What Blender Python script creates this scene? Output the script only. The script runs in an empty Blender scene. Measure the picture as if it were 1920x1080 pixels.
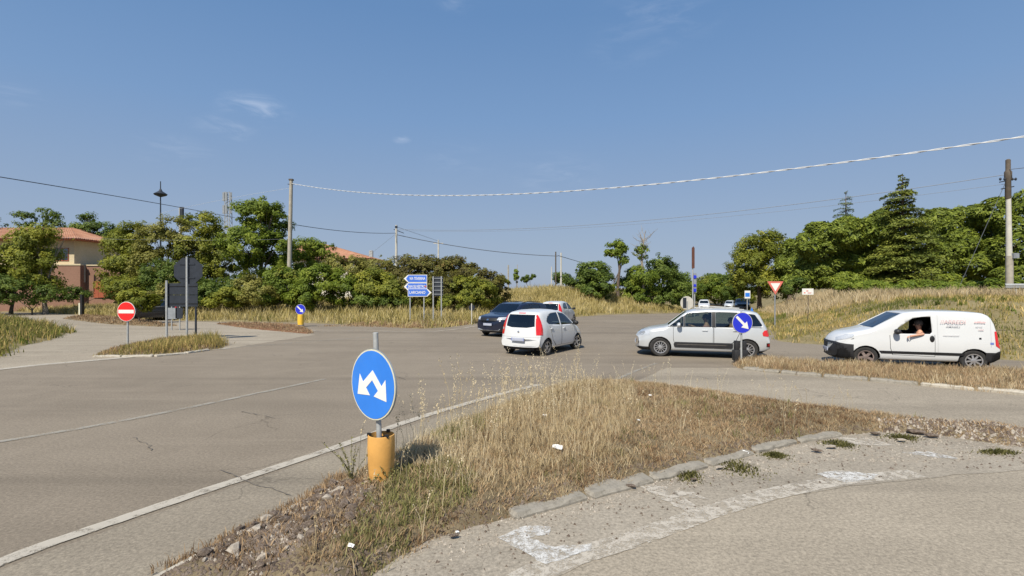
import bpy, bmesh, math, random
import numpy as np
from mathutils import Vector, Matrix, Euler

C = bpy.context.scene.collection
R = math.radians
CAMH = 2.35

# ------------------------------------------------------------ camera, sky, sun
cam_d = bpy.data.cameras.new('camera'); cam = bpy.data.objects.new('camera', cam_d); C.objects.link(cam)
cam.location = (0, 0, CAMH); cam.rotation_euler = (R(90), 0, 0)
cam_d.sensor_width = 36; cam_d.lens = 18; cam_d.clip_start = 0.05; cam_d.clip_end = 6000
bpy.context.scene.camera = cam
SC = bpy.context.scene
SUN_EL, SUN_AZ = 50.0, 205.0          # elevation; compass bearing of the sun (0 = +Y, clockwise), so behind and left of the camera
W = bpy.data.worlds.new('World'); SC.world = W; W.use_nodes = True
nt = W.node_tree; nt.nodes.clear()
def wn(t, **k):
    n = nt.nodes.new(t)
    for a, b in k.items(): setattr(n, a, b)
    return n
sky = wn('ShaderNodeTexSky', sky_type='NISHITA', sun_disc=False, sun_elevation=R(SUN_EL), sun_rotation=R(SUN_AZ),
         altitude=0, air_density=1.0, dust_density=.7, ozone_density=3.5)
bg = wn('ShaderNodeBackground'); bg.inputs['Strength'].default_value = 0.1
outw = wn('ShaderNodeOutputWorld')
tc = wn('ShaderNodeTexCoord')
# thin wisps of cloud: noise gated by a few directions
def direc(px, py):
    return Vector(((px-960)/960, 1, -(py-540)/960)).normalized()
acc = None
for (px, py, rad, amt) in [(478,205,.075,1.0),(420,240,.06,.7),(753,262,.022,.9),(18,178,.05,.5),(330,285,.08,.4),(1235,30,.14,.35),(1040,330,.12,.35),(860,5,.05,.5),(860,300,.1,.2),(1180,90,.1,.2)]:
    v = direc(px, py)
    sub = wn('ShaderNodeVectorMath', operation='SUBTRACT'); nt.links.new(tc.outputs['Generated'], sub.inputs[0]); sub.inputs[1].default_value = v
    mulv = wn('ShaderNodeVectorMath', operation='MULTIPLY'); nt.links.new(sub.outputs[0], mulv.inputs[0]); mulv.inputs[1].default_value = (1, 1, 2.2)
    ln = wn('ShaderNodeVectorMath', operation='LENGTH'); nt.links.new(mulv.outputs[0], ln.inputs[0])
    mr = wn('ShaderNodeMapRange', interpolation_type='SMOOTHSTEP'); nt.links.new(ln.outputs['Value'], mr.inputs['Value'])
    mr.inputs['From Min'].default_value = 0; mr.inputs['From Max'].default_value = rad; mr.inputs['To Min'].default_value = amt; mr.inputs['To Max'].default_value = 0
    if acc is None: acc = mr.outputs[0]
    else:
        a = wn('ShaderNodeMath', operation='MAXIMUM'); nt.links.new(acc, a.inputs[0]); nt.links.new(mr.outputs[0], a.inputs[1]); acc = a.outputs[0]
mp = wn('ShaderNodeMapping'); mp.inputs['Rotation'].default_value = (0, R(32), 0); mp.inputs['Scale'].default_value = (9, 9, 34)
nt.links.new(tc.outputs['Generated'], mp.inputs['Vector'])
nz = wn('ShaderNodeTexNoise'); nz.inputs['Scale'].default_value = 1.6; nz.inputs['Detail'].default_value = 8; nz.inputs['Roughness'].default_value = .62; nz.inputs['Distortion'].default_value = .6
nt.links.new(mp.outputs[0], nz.inputs['Vector'])
cr = wn('ShaderNodeMapRange', interpolation_type='SMOOTHSTEP'); nt.links.new(nz.outputs['Fac'], cr.inputs['Value'])
cr.inputs['From Min'].default_value = .38; cr.inputs['From Max'].default_value = .8
mm = wn('ShaderNodeMath', operation='MULTIPLY'); nt.links.new(acc, mm.inputs[0]); nt.links.new(cr.outputs[0], mm.inputs[1])
m2 = wn('ShaderNodeMath', operation='MULTIPLY'); nt.links.new(mm.outputs[0], m2.inputs[0]); m2.inputs[1].default_value = .24
# the photograph's sky is a hazy, slightly violet blue: filter the sky colour
sep = wn('ShaderNodeSeparateXYZ'); nt.links.new(tc.outputs['Generated'], sep.inputs[0])
grad = wn('ShaderNodeValToRGB'); nt.links.new(sep.outputs['Z'], grad.inputs[0]); ge = grad.color_ramp.elements
for k in range(3): ge.new(.5)
for e_, (p_, c_) in zip(ge, [(0,(.242,.292,.384)), (.113,(.214,.277,.384)), (.307,(.140,.236,.400)), (.47,(.098,.192,.362)), (1,(.070,.150,.310))]): e_.position = p_; e_.color = (*c_, 1)
gs = wn('ShaderNodeVectorMath', operation='SCALE'); nt.links.new(grad.outputs[0], gs.inputs[0]); gs.inputs['Scale'].default_value = 10
tint = wn('ShaderNodeMix', data_type='RGBA'); tint.inputs['Factor'].default_value = .9
nt.links.new(sky.outputs[0], tint.inputs['A']); nt.links.new(gs.outputs[0], tint.inputs['B'])
mixc = wn('ShaderNodeMix', data_type='RGBA'); nt.links.new(m2.outputs[0], mixc.inputs['Factor'])
nt.links.new(tint.outputs['Result'], mixc.inputs['A']); mixc.inputs['B'].default_value = (8.0, 8.2, 8.8, 1)
nt.links.new(mixc.outputs['Result'], bg.inputs['Color']); nt.links.new(bg.outputs[0], outw.inputs[0])

sl = bpy.data.lights.new('sun', 'SUN'); sl.energy = 4.15; sl.angle = R(.53); sl.color = (1, .93, .81)
so = bpy.data.objects.new('sun', sl); C.objects.link(so)
sd = Vector((math.sin(R(SUN_AZ))*math.cos(R(SUN_EL)), math.cos(R(SUN_AZ))*math.cos(R(SUN_EL)), math.sin(R(SUN_EL))))
so.rotation_euler = sd.to_track_quat('Z', 'Y').to_euler(); so.location = sd*50
SC.view_settings.view_transform = 'Standard'; SC.view_settings.look = 'None'
SC.view_settings.exposure = 0.5; SC.view_settings.gamma = 1; SC.view_settings.use_curve_mapping = False
SC.cycles.max_bounces = 8; SC.cycles.transparent_max_bounces = 16; SC.cycles.use_denoising = True

# ------------------------------------------------------------ helpers
def gp(px, py, z=0.0):                    # ground point seen at a pixel of the photograph
    d = (CAMH-z)*960/(py-540); return ((px-960)/960*d, d)
def at(px, py, d):                        # point at depth d
    return Vector(((px-960)/960*d, d, CAMH-(py-540)*d/960))
def tagk(o, kind): o['kind'] = kind; return o
def tag(o, label=None, cat=None, group=None, kind=None):
    if label: o['label'] = label
    if cat: o['category'] = cat
    if group: o['group'] = group
    if kind: o['kind'] = kind
    return o
def empty(name, loc, label=None, cat=None, group=None, rz=0):
    o = bpy.data.objects.new(name, None); C.objects.link(o); o.location = loc; o.rotation_euler = (0, 0, rz); o.empty_display_size = .2
    return tag(o, label, cat, group)
def link(name, me, parent=None):
    o = bpy.data.objects.new(name, me); C.objects.link(o)
    if parent is not None: o.parent = parent
    return o
def np_mesh(name, V, F, mats, tint=None, smooth=False, mi=None):
    me = bpy.data.meshes.new(name)
    V = np.asarray(V, dtype=np.float32); F = np.asarray(F, dtype=np.int32)
    k = F.shape[1]
    me.vertices.add(len(V)); me.vertices.foreach_set('co', V.ravel())
    me.loops.add(F.size); me.loops.foreach_set('vertex_index', F.ravel())
    me.polygons.add(len(F)); me.polygons.foreach_set('loop_start', np.arange(0, F.size, k, dtype=np.int32))
    if smooth: me.polygons.foreach_set('use_smooth', np.ones(len(F), dtype=bool))
    if mi is not None: me.polygons.foreach_set('material_index', np.asarray(mi, dtype=np.int32))
    if tint is not None:
        a = me.attributes.new('tint', 'FLOAT', 'POINT'); a.data.foreach_set('value', np.asarray(tint, dtype=np.float32))
    for m in (mats if isinstance(mats, (list, tuple)) else [mats]): me.materials.append(M[m] if isinstance(m, str) else m)
    me.update(calc_edges=True)
    return me

class MB:
    def __init__(s): s.v = []; s.f = []; s.m = []; s.sm = []
    def add(s, vs, fs, mi=0, smooth=False):
        b = len(s.v); s.v += [tuple(v) for v in vs]; s.f += [tuple(i+b for i in f) for f in fs]; s.m += [mi]*len(fs); s.sm += [smooth]*len(fs); return s
    def box(s, x0, x1, y0, y1, z0, z1, mi=0, M=None):
        vs = [Vector((x, y, z)) for z in (z0, z1) for y in (y0, y1) for x in (x0, x1)]
        if M: vs = [M @ v for v in vs]
        return s.add(vs, [(0,2,3,1),(4,5,7,6),(0,1,5,4),(2,6,7,3),(1,3,7,5),(0,4,6,2)], mi)
    def rbox(s, x0, x1, y0, y1, z0, z1, r, mi=0, M=None):       # chamfered box
        bm = bmesh.new(); bmesh.ops.create_cube(bm, size=1)
        for v in bm.verts: v.co = Vector(((x0+x1)/2+v.co.x*(x1-x0), (y0+y1)/2+v.co.y*(y1-y0), (z0+z1)/2+v.co.z*(z1-z0)))
        bmesh.ops.bevel(bm, geom=bm.edges[:], offset=r, segments=2, affect='EDGES', profile=.6)
        if M: bmesh.ops.transform(bm, matrix=M, verts=bm.verts)
        bm.verts.index_update(); s.add([v.co for v in bm.verts], [[v.index for v in f.verts] for f in bm.faces], mi, True); bm.free(); return s
    def tube(s, pts, rad, seg=8, mi=0, cap=True, smooth=True):
        pts = [Vector(p) for p in pts]; n = len(pts)
        if not isinstance(rad, (list, tuple, np.ndarray)): rad = [rad]*n
        vs = []; prev = None
        for i, p in enumerate(pts):
            t = (pts[min(i+1, n-1)]-pts[max(i-1, 0)]).normalized()
            if prev is None: u = t.orthogonal().normalized()
            else:
                u = prev-t*prev.dot(t); u = u.normalized() if u.length > 1e-6 else t.orthogonal().normalized()
            prev = u; w = t.cross(u)
            for k in range(seg):
                a = 2*math.pi*k/seg; vs.append(p+(u*math.cos(a)+w*math.sin(a))*rad[i])
        fs = [(i*seg+k, i*seg+(k+1) % seg, (i+1)*seg+(k+1) % seg, (i+1)*seg+k) for i in range(n-1) for k in range(seg)]
        s.add(vs, fs, mi, smooth)
        if cap:
            b = len(s.v)-len(vs); s.f.append(tuple(b+k for k in reversed(range(seg)))); s.f.append(tuple(b+(n-1)*seg+k for k in range(seg))); s.m += [mi]*2; s.sm += [False]*2
        return s
    def lathe(s, prof, seg=24, mi=0, M=None, smooth=True, cap=True):      # prof: (r, z)
        vs = [Vector((r*math.cos(2*math.pi*k/seg), r*math.sin(2*math.pi*k/seg), z)) for r, z in prof for k in range(seg)]
        if M: vs = [M @ v for v in vs]
        n = len(prof); fs = [(i*seg+k, i*seg+(k+1) % seg, (i+1)*seg+(k+1) % seg, (i+1)*seg+k) for i in range(n-1) for k in range(seg)]
        b = len(s.v); s.add(vs, fs, mi, smooth)
        if cap and prof[0][0] > 1e-5: s.f.append(tuple(b+k for k in reversed(range(seg)))); s.m.append(mi); s.sm.append(False)
        if cap and prof[-1][0] > 1e-5: s.f.append(tuple(b+(n-1)*seg+k for k in range(seg))); s.m.append(mi); s.sm.append(False)
        return s
    def prism(s, poly, y0, y1, mi=0, M=None):                   # polygon in XZ extruded along Y
        n = len(poly); vs = [Vector((x, y0, z)) for x, z in poly]+[Vector((x, y1, z)) for x, z in poly]
        if M: vs = [M @ v for v in vs]
        return s.add(vs, [tuple(range(n)), tuple(reversed(range(n, 2*n)))]+[(i, i+n, (i+1) % n+n, (i+1) % n) for i in range(n)], mi)
    def ball(s, c, r, mi=0, seg=12, M=None):
        rx, ry, rz = r if isinstance(r, (tuple, list)) else (r, r, r); n = max(6, seg//2+1)
        prof = [(max(1e-6, math.sin(math.pi*i/n)), -math.cos(math.pi*i/n)) for i in range(n+1)]
        MM = Matrix.Translation(c) @ Matrix.Diagonal((rx, ry, rz, 1))
        if M: MM = M @ MM
        return s.lathe(prof, seg, mi, MM)
    def build(s, name, mats, parent=None):
        me = bpy.data.meshes.new(name); me.from_pydata(s.v, [], s.f)
        for m in (mats if isinstance(mats, (list, tuple)) else [mats]): me.materials.append(M[m] if isinstance(m, str) else m)
        me.polygons.foreach_set('material_index', s.m); me.polygons.foreach_set('use_smooth', s.sm)
        bm = bmesh.new(); bm.from_mesh(me); bmesh.ops.recalc_face_normals(bm, faces=bm.faces); bm.to_mesh(me); bm.free()
        try: me.set_sharp_from_angle(angle=R(38))
        except Exception: pass
        return link(name, me, parent)

def copy_tree(o, parent=None):
    c = o.copy(); C.objects.link(c)
    if parent is not None: c.parent = parent
    for ch in list(o.children): copy_tree(ch, c)
    return c

# ------------------------------------------------------------ materials
def new_mat(name):
    m = bpy.data.materials.new(name); m.use_nodes = True
    t = m.node_tree; b = t.nodes['Principled BSDF']; return m, t, b
def N(t, ty, **k):
    n = t.nodes.new(ty)
    for a, b in k.items():
        if a.startswith('i_'): n.inputs[a[2:].replace('_', ' ')].default_value = b
        else: setattr(n, a, b)
    return n
def noise(t, vec, scale, detail=4, rough=.5, dist=0):
    n = N(t, 'ShaderNodeTexNoise'); n.inputs['Scale'].default_value = scale; n.inputs['Detail'].default_value = detail
    n.inputs['Roughness'].default_value = rough; n.inputs['Distortion'].default_value = dist; t.links.new(vec, n.inputs['Vector']); return n.outputs['Fac']
def maprange(t, v, a, b, c=0, d=1, sm=True):
    n = N(t, 'ShaderNodeMapRange'); n.interpolation_type = 'SMOOTHSTEP' if sm else 'LINEAR'
    t.links.new(v, n.inputs['Value'])
    for k, x in (('From Min', a), ('From Max', b), ('To Min', c), ('To Max', d)): n.inputs[k].default_value = x
    return n.outputs[0]
def mixrgb(t, fac, a, b, mode='MIX'):
    n = N(t, 'ShaderNodeMix', data_type='RGBA', blend_type=mode)
    for s, k in ((fac, 'Factor'), (a, 'A'), (b, 'B')):
        if isinstance(s, (int, float)): n.inputs[k].default_value = s
        elif isinstance(s, tuple): n.inputs[k].default_value = s if len(s) == 4 else (*s, 1)
        else: t.links.new(s, n.inputs[k])
    return n.outputs['Result']
def math_(t, op, a, b=0.0):
    n = N(t, 'ShaderNodeMath', operation=op)
    for i, s in enumerate((a, b)):
        if isinstance(s, (int, float)): n.inputs[i].default_value = s
        else: t.links.new(s, n.inputs[i])
    return n.outputs[0]
def ramp(t, v, stops):
    n = N(t, 'ShaderNodeValToRGB'); t.links.new(v, n.inputs[0]); e = n.color_ramp.elements
    while len(e) < len(stops): e.new(.5)
    for x, (p, c) in zip(e, stops): x.position = p; x.color = (*c, 1)
    return n.outputs[0]
def bump(t, b, h, strength=.3, dist=.02):
    n = N(t, 'ShaderNodeBump'); n.inputs['Strength'].default_value = strength; n.inputs['Distance'].default_value = dist
    t.links.new(h, n.inputs['Height']); t.links.new(n.outputs[0], b.inputs['Normal'])
def basic(name, col, rough=.6, metal=0, var=.12, scale=6, coat=0, dirt=None, bmp=0, spec=.5):
    m, t, b = new_mat(name); tcn = N(t, 'ShaderNodeTexCoord').outputs['Object']
    n = noise(t, tcn, scale, 6, .6)
    dark = tuple(c*(1-var) for c in col); light = tuple(min(1, c*(1+var)) for c in col)
    c = mixrgb(t, maprange(t, n, .3, .7), dark, light)
    if dirt:
        n2 = noise(t, tcn, scale*.5, 8, .7, .4); c = mixrgb(t, maprange(t, n2, .5, .75, 0, dirt[1]), c, dirt[0])
    t.links.new(c, b.inputs['Base Color']); b.inputs['Roughness'].default_value = rough; b.inputs['Metallic'].default_value = metal
    b.inputs['Coat Weight'].default_value = coat; b.inputs['Coat Roughness'].default_value = .06; b.inputs['Specular IOR Level'].default_value = spec
    if bmp: bump(t, b, noise(t, tcn, scale*5, 6, .6), bmp, .02)
    return m
M = {}
M['galv'] = basic('galvanised_steel', (.42,.43,.42), .55, .3, .12, 14)
M['galv_dark'] = basic('weathered_sign_back', (.030,.037,.050), .6, .3, .15, 5)
M['panel_grey'] = basic('grey_sign_back', (.26,.28,.30), .6, .2, .15, 5)
M['concrete_pole'] = basic('concrete_pole', (.36,.33,.27), .85, 0, .15, 4, bmp=.2)
M['white_pole'] = basic('white_pole', (.52,.50,.44), .8, 0, .1, 4)
M['wood_dark'] = basic('dark_pole', (.10,.08,.06), .85, 0, .2, 5)
M['blue'] = basic('sign_blue', (.03,.20,.70), .35, 0, .05, 3, dirt=((.12,.3,.62), .3))
M['blue_deep'] = basic('sign_deep_blue', (.02,.035,.55), .4, 0, .06, 3)
M['blue_mid'] = basic('direction_sign_blue', (.05,.16,.62), .4, 0, .08, 2)
M['white_sign'] = basic('sign_white', (.78,.77,.72), .4, 0, .04, 5)
M['red_sign'] = basic('sign_red', (.72,.02,.018), .4, 0, .06, 5)
M['red_faded'] = basic('faded_sign_red', (.62,.16,.12), .5, 0, .1, 5)
M['brown_sign'] = basic('brown_sign', (.10,.035,.02), .6, 0, .2, 4)
M['rim_yellow'] = basic('sign_rim', (.62,.60,.45), .5, 0, .08, 8)
M['tar'] = basic('black_plastic', (.012,.012,.013), .5, 0, .2, 8)
M['plastic'] = basic('dark_grey_plastic', (.022,.022,.024), .55, 0, .2, 8)
M['rubber'] = basic('tyre_rubber', (.028,.027,.026), .85, 0, .2, 10, dirt=((.12,.1,.08), .4))
M['alloy'] = basic('wheel_alloy', (.55,.55,.56), .3, .7, .06, 8)
M['hubcap_brown'] = basic('dusty_steel_wheel', (.22,.17,.15), .6, .3, .2, 8)
M['paint_white'] = basic('white_car_paint', (.63,.64,.64), .3, 0, .015, 2, coat=.6)
M['paint_silver'] = basic('silver_car_paint', (.56,.58,.59), .32, .25, .02, 2, coat=.6)
M['paint_navy'] = basic('navy_car_paint', (.010,.014,.035), .3, .2, .06, 2, coat=.8)
M['paint_black'] = basic('black_car_paint', (.012,.013,.016), .3, .2, .06, 2, coat=.8)
M['interior'] = basic('car_interior', (.03,.03,.032), .8, 0, .2, 8)
M['headliner'] = basic('car_headliner', (.35,.34,.32), .9, 0, .05, 8)
M['seat'] = basic('seat_fabric', (.05,.05,.055), .9, 0, .2, 20)
M['light_red'] = basic('tail_light_lens', (.62,.015,.012), .15, 0, .1, 12, coat=1)
M['light_red_dark'] = basic('dark_tail_light_lens', (.25,.01,.012), .15, 0, .1, 12, coat=1)
M['light_clear'] = basic('headlight_lens', (.62,.64,.66), .08, .3, .1, 20, coat=1)
M['chrome'] = basic('chrome', (.75,.75,.76), .15, 1, .02, 8)
M['plate'] = basic('number_plate', (.40,.43,.52), .4, 0, .06, 9)
M['plate_blue'] = basic('number_plate_blue', (.15,.2,.5), .4, 0, .06, 9)
M['paper'] = basic('white_litter', (.8,.8,.78), .7, 0, .05, 12)
M['skin'] = basic('skin', (.55,.30,.20), .55, 0, .06, 20)
M['shirt_pink'] = basic('pink_shirt', (.78,.36,.38), .85, 0, .1, 20)
M['shirt_navy'] = basic('navy_shirt', (.02,.025,.06), .85, 0, .15, 20)
M['shirt_orange'] = basic('orange_shirt', (.5,.12,.05), .85, 0, .1, 20)
M['trousers'] = basic('dark_trousers', (.04,.045,.06), .9, 0, .15, 20)
M['hair'] = basic('dark_hair', (.02,.014,.01), .7, 0, .3, 40)
M['hair_grey'] = basic('grey_hair', (.12,.10,.09), .7, 0, .3, 40)
M['eye'] = basic('eye', (.02,.015,.012), .2, 0, .1, 20)

def glass_mat(name, tint_, mixf, rough=.02):
    m, t, b = new_mat(name); t.nodes.remove(b)
    tr = N(t, 'ShaderNodeBsdfTransparent'); tr.inputs[0].default_value = (*tint_, 1)
    gl = N(t, 'ShaderNodeBsdfGlossy'); gl.inputs['Roughness'].default_value = rough; gl.inputs[0].default_value = (.9,.95,1,1)
    fr = N(t, 'ShaderNodeFresnel'); fr.inputs[0].default_value = 1.5
    f = math_(t, 'ADD', math_(t, 'MULTIPLY', fr.outputs[0], 1.0), mixf)
    mx = N(t, 'ShaderNodeMixShader'); t.links.new(f, mx.inputs[0]); t.links.new(tr.outputs[0], mx.inputs[1]); t.links.new(gl.outputs[0], mx.inputs[2])
    t.links.new(mx.outputs[0], t.nodes['Material Output'].inputs[0]); return m
M['glass'] = glass_mat('car_glass', (.50,.58,.54), .04)
M['glass_dark'] = glass_mat('tinted_glass', (.10,.14,.13), .05)
M['glass_house'] = glass_mat('house_glass', (.08,.09,.1), .1)

def asphalt(name, base, light, line=False, grain=1.0):
    m, t, b = new_mat(name); v = N(t, 'ShaderNodeTexCoord').outputs['Object']
    big = noise(t, v, .12, 5, .55, .5); mid = noise(t, v, .9, 8, .65, .8); fine = noise(t, v, 28, 4, .7); fine2 = noise(t, v, 90, 3, .8)
    c = mixrgb(t, maprange(t, big, .35, .68), base, light)
    c = mixrgb(t, maprange(t, mid, .35, .75, 0, .45), c, tuple(x*1.13 for x in light))
    # long bands polished and stained by the traffic, along the main road
    mpn = N(t, 'ShaderNodeMapping'); mpn.inputs['Rotation'].default_value = (0, 0, R(-37)); mpn.inputs['Scale'].default_value = (.05, .55, 1); t.links.new(v, mpn.inputs['Vector'])
    tr_ = noise(t, mpn.outputs[0], 1.0, 5, .55, .3)
    c = mixrgb(t, maprange(t, tr_, .47, .68, 0, .38), c, tuple(x*.76 for x in base))
    tr2 = noise(t, mpn.outputs[0], 2.7, 4, .6, .2)
    c = mixrgb(t, maprange(t, tr2, .55, .7, 0, .3), c, tuple(x*1.2 for x in light))
    mp2 = N(t, 'ShaderNodeMapping'); mp2.inputs['Rotation'].default_value = (0, 0, R(-37)); mp2.inputs['Scale'].default_value = (.02, 1.0, 1); t.links.new(v, mp2.inputs['Vector'])
    tyre = noise(t, mp2.outputs[0], .9, 3, .5, .2); c = mixrgb(t, maprange(t, tyre, .56, .72, 0, .45), c, tuple(x*.70 for x in base))
    blot = noise(t, v, .33, 7, .7, 1.2); c = mixrgb(t, maprange(t, blot, .60, .74, 0, .35), c, tuple(x*.62 for x in base)); c = mixrgb(t, maprange(t, blot, .40, .26, 0, .30), c, tuple(x*1.25 for x in light))
    sp = maprange(t, fine, .3, .75, .66*grain+(1-grain), 1.26*grain+(1-grain), False)
    c = mixrgb(t, 1.0, c, sp, 'MULTIPLY')
    sp2 = maprange(t, fine2, .32, .7, .8, 1.2, False)
    c = mixrgb(t, 1.0, c, sp2, 'MULTIPLY')
    # hair cracks, only where a broad noise lets them run
    vor = N(t, 'ShaderNodeTexVoronoi', feature='DISTANCE_TO_EDGE'); vor.inputs['Scale'].default_value = .55
    dv = N(t, 'ShaderNodeVectorMath', operation='ADD'); nn = N(t, 'ShaderNodeTexNoise'); nn.inputs['Scale'].default_value = 1.7; nn.inputs['Detail'].default_value = 6; t.links.new(v, nn.inputs['Vector'])
    t.links.new(v, dv.inputs[0]); t.links.new(nn.outputs['Color'], dv.inputs[1]); t.links.new(dv.outputs[0], vor.inputs['Vector'])
    ck = maprange(t, vor.outputs['Distance'], .0, .012, 1, 0)
    gate = maprange(t, noise(t, v, .4, 3, .5), .54, .6)
    cf = math_(t, 'MULTIPLY', math_(t, 'MULTIPLY', ck, gate), .55)
    c = mixrgb(t, cf, c, tuple(x*.42 for x in base))
    t.links.new(c, b.inputs['Base Color']); b.inputs['Roughness'].default_value = .88; b.inputs['Specular IOR Level'].default_value = .25
    bump(t, b, math_(t, 'ADD', fine, math_(t, 'MULTIPLY', fine2, .5)), .35, .012)
    return m
M['asphalt'] = asphalt('worn_asphalt', (.218,.182,.138), (.258,.218,.167))
M['asphalt_pale'] = asphalt('pale_asphalt', (.30,.258,.198), (.36,.312,.242), grain=1.1)
M['apron'] = asphalt('crumbling_concrete', (.285,.248,.195), (.365,.322,.258), grain=1.1)
M['crack'] = basic('crack_dark', (.13,.112,.092), .95, 0, .2, 10)

def paint(name, col, lo, hi, scale=7, opac=1.0):
    m, t, b = new_mat(name); v = N(t, 'ShaderNodeTexCoord').outputs['Object']
    n = noise(t, v, scale, 8, .72, .3); n2 = noise(t, v, 60, 3, .7)
    f = math_(t, 'MULTIPLY', maprange(t, math_(t, 'ADD', math_(t, 'MULTIPLY', n, .7), math_(t, 'MULTIPLY', n2, .3)), lo, hi), opac)
    b.inputs['Base Color'].default_value = (*col, 1); b.inputs['Roughness'].default_value = .8
    tr = N(t, 'ShaderNodeBsdfTransparent'); mx = N(t, 'ShaderNodeMixShader'); t.links.new(f, mx.inputs[0]); t.links.new(tr.outputs[0], mx.inputs[1]); t.links.new(b.outputs[0], mx.inputs[2])
    t.links.new(mx.outputs[0], t.nodes['Material Output'].inputs[0]); return m
M['line'] = paint('worn_line_paint', (.46,.42,.35), .33, .52, 6, .9)
M['line_faint'] = paint('faint_line_paint', (.38,.36,.31), .40, .55, 3, .6)
M['line_grit'] = paint('gritty_line', (.55,.50,.42), .42, .56, 9, .8)
M['white_patch'] = paint('white_paint_patch', (.62,.61,.58), .40, .60, 13, .95)
M['dust'] = paint('dust_edge', (.42,.37,.30), .38, .6, 1.6, .8)

def soil(name, a, b_, c_, sc=1.0, bmp_=.6):
    m, t, b = new_mat(name); v = N(t, 'ShaderNodeTexCoord').outputs['Object']
    n = noise(t, v, .5*sc, 8, .65, .4); n2 = noise(t, v, 9*sc, 6, .7)
    c = mixrgb(t, maprange(t, n, .35, .65), a, b_); c = mixrgb(t, maprange(t, n2, .45, .7, 0, .8), c, c_)
    t.links.new(c, b.inputs['Base Color']); b.inputs['Roughness'].default_value = .95; b.inputs['Specular IOR Level'].default_value = .1
    bump(t, b, n2, bmp_, .04); return m
M['ground'] = soil('dry_meadow_ground', (.20,.16,.085), (.27,.22,.12), (.12,.12,.05))
M['island_soil'] = soil('island_soil', (.15,.12,.075), (.24,.19,.12), (.09,.075,.045), 2)
M['kerb'] = soil('old_kerb_concrete', (.26,.24,.20), (.34,.31,.265), (.17,.155,.13), 1.5, .3)
M['kerb_pale'] = soil('pale_kerb_concrete', (.42,.385,.32), (.50,.46,.385), (.3,.27,.22), 1.5, .3)
M['stone'] = soil('rubble_stone', (.11,.08,.06), (.26,.21,.17), (.05,.038,.03), 6, .5)
M['stone_pale'] = soil('pale_rubble', (.36,.31,.25), (.50,.45,.38), (.22,.18,.14), 6, .5)
M['rust_earth'] = soil('reddish_litter', (.17,.09,.05), (.22,.12,.07), (.1,.06,.04), 3, .5)

def leafm(name, stops, trans=.42, rough=.6, spec=.3):
    m, t, b = new_mat(name)
    at_ = N(t, 'ShaderNodeAttribute'); at_.attribute_name = 'tint'
    c = ramp(t, at_.outputs['Fac'], stops)
    t.links.new(c, b.inputs['Base Color']); b.inputs['Roughness'].default_value = rough; b.inputs['Specular IOR Level'].default_value = spec
    tl = N(t, 'ShaderNodeBsdfTranslucent'); t.links.new(c, tl.inputs[0]); mx = N(t, 'ShaderNodeMixShader'); mx.inputs[0].default_value = trans
    t.links.new(b.outputs[0], mx.inputs[1]); t.links.new(tl.outputs[0], mx.inputs[2]); t.links.new(mx.outputs[0], t.nodes['Material Output'].inputs[0]); return m
M['leaf'] = leafm('leaf_mid_green', [(0,(0.103,0.128,0.021)), (.5,(0.234,0.259,0.034)), (1,(0.427,0.408,0.059))])
M['leaf_dark'] = leafm('leaf_dark_green', [(0,(0.055,0.091,0.018)), (.5,(0.115,0.169,0.029)), (1,(0.226,0.284,0.044))])
M['leaf_bright'] = leafm('leaf_bright_green', [(0,(0.092,0.140,0.019)), (.5,(0.177,0.239,0.026)), (1,(0.311,0.356,0.046))])
M['leaf_olive'] = leafm('leaf_olive', [(0,(0.134,0.132,0.033)), (.5,(0.255,0.253,0.059)), (1,(0.429,0.386,0.100))])
M['leaf_brown'] = leafm('hedge_brownish', [(0,(0.083,0.073,0.024)), (.45,(0.158,0.138,0.037)), (.75,(0.205,0.212,0.040)), (1,(0.316,0.170,0.067))])
M['pine'] = leafm('pine_needles', [(0,(0.067,0.096,0.016)), (.5,(0.161,0.204,0.024)), (1,(0.280,0.324,0.041))], .2)
M['cedar'] = leafm('cedar_needles', [(0,(0.082,0.113,0.023)), (.5,(0.189,0.221,0.040)), (1,(0.329,0.346,0.059))], .2)
M['grass_dry'] = leafm('dry_grass', [(0,(.24,.18,.10)), (.4,(.46,.355,.20)), (.75,(.64,.52,.32)), (1,(.80,.69,.48))], .35, .8, .1)
M['grass_gold'] = leafm('golden_grass', [(0,(.20,.16,.055)), (.4,(.40,.33,.12)), (.75,(.58,.48,.22)), (1,(.72,.62,.36))], .35, .8, .1)
M['grass_mix'] = leafm('mixed_grass', [(0,(0.136,0.155,0.042)), (.35,(0.258,0.239,0.071)), (.7,(0.529,0.392,0.155)), (1,(0.726,0.560,0.250))], .3, .8, .1)
M['grass_green'] = leafm('green_grass', [(0,(0.072,0.103,0.020)), (.5,(0.157,0.193,0.035)), (1,(0.372,0.330,0.089))], .3, .8, .1)
M['grass_red'] = leafm('russet_ground_plants', [(0,(.20,.125,.07)), (.5,(.42,.29,.165)), (1,(.62,.48,.31))], .35, .8, .1)
M['weed'] = leafm('weed_green', [(0,(0.132,0.126,0.050)), (.5,(0.240,0.234,0.085)), (1,(0.432,0.396,0.190))], .3, .8, .1)
M['moss'] = leafm('moss', [(0,(.06,.06,.02)), (.5,(.13,.125,.04)), (1,(.26,.23,.10))], .3, .8, .1)
M['bark'] = basic('bark', (.13,.10,.075), .95, 0, .3, 6, bmp=.5)
M['bark_pale'] = basic('pale_bark', (.28,.24,.19), .95, 0, .25, 6, bmp=.5)
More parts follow.
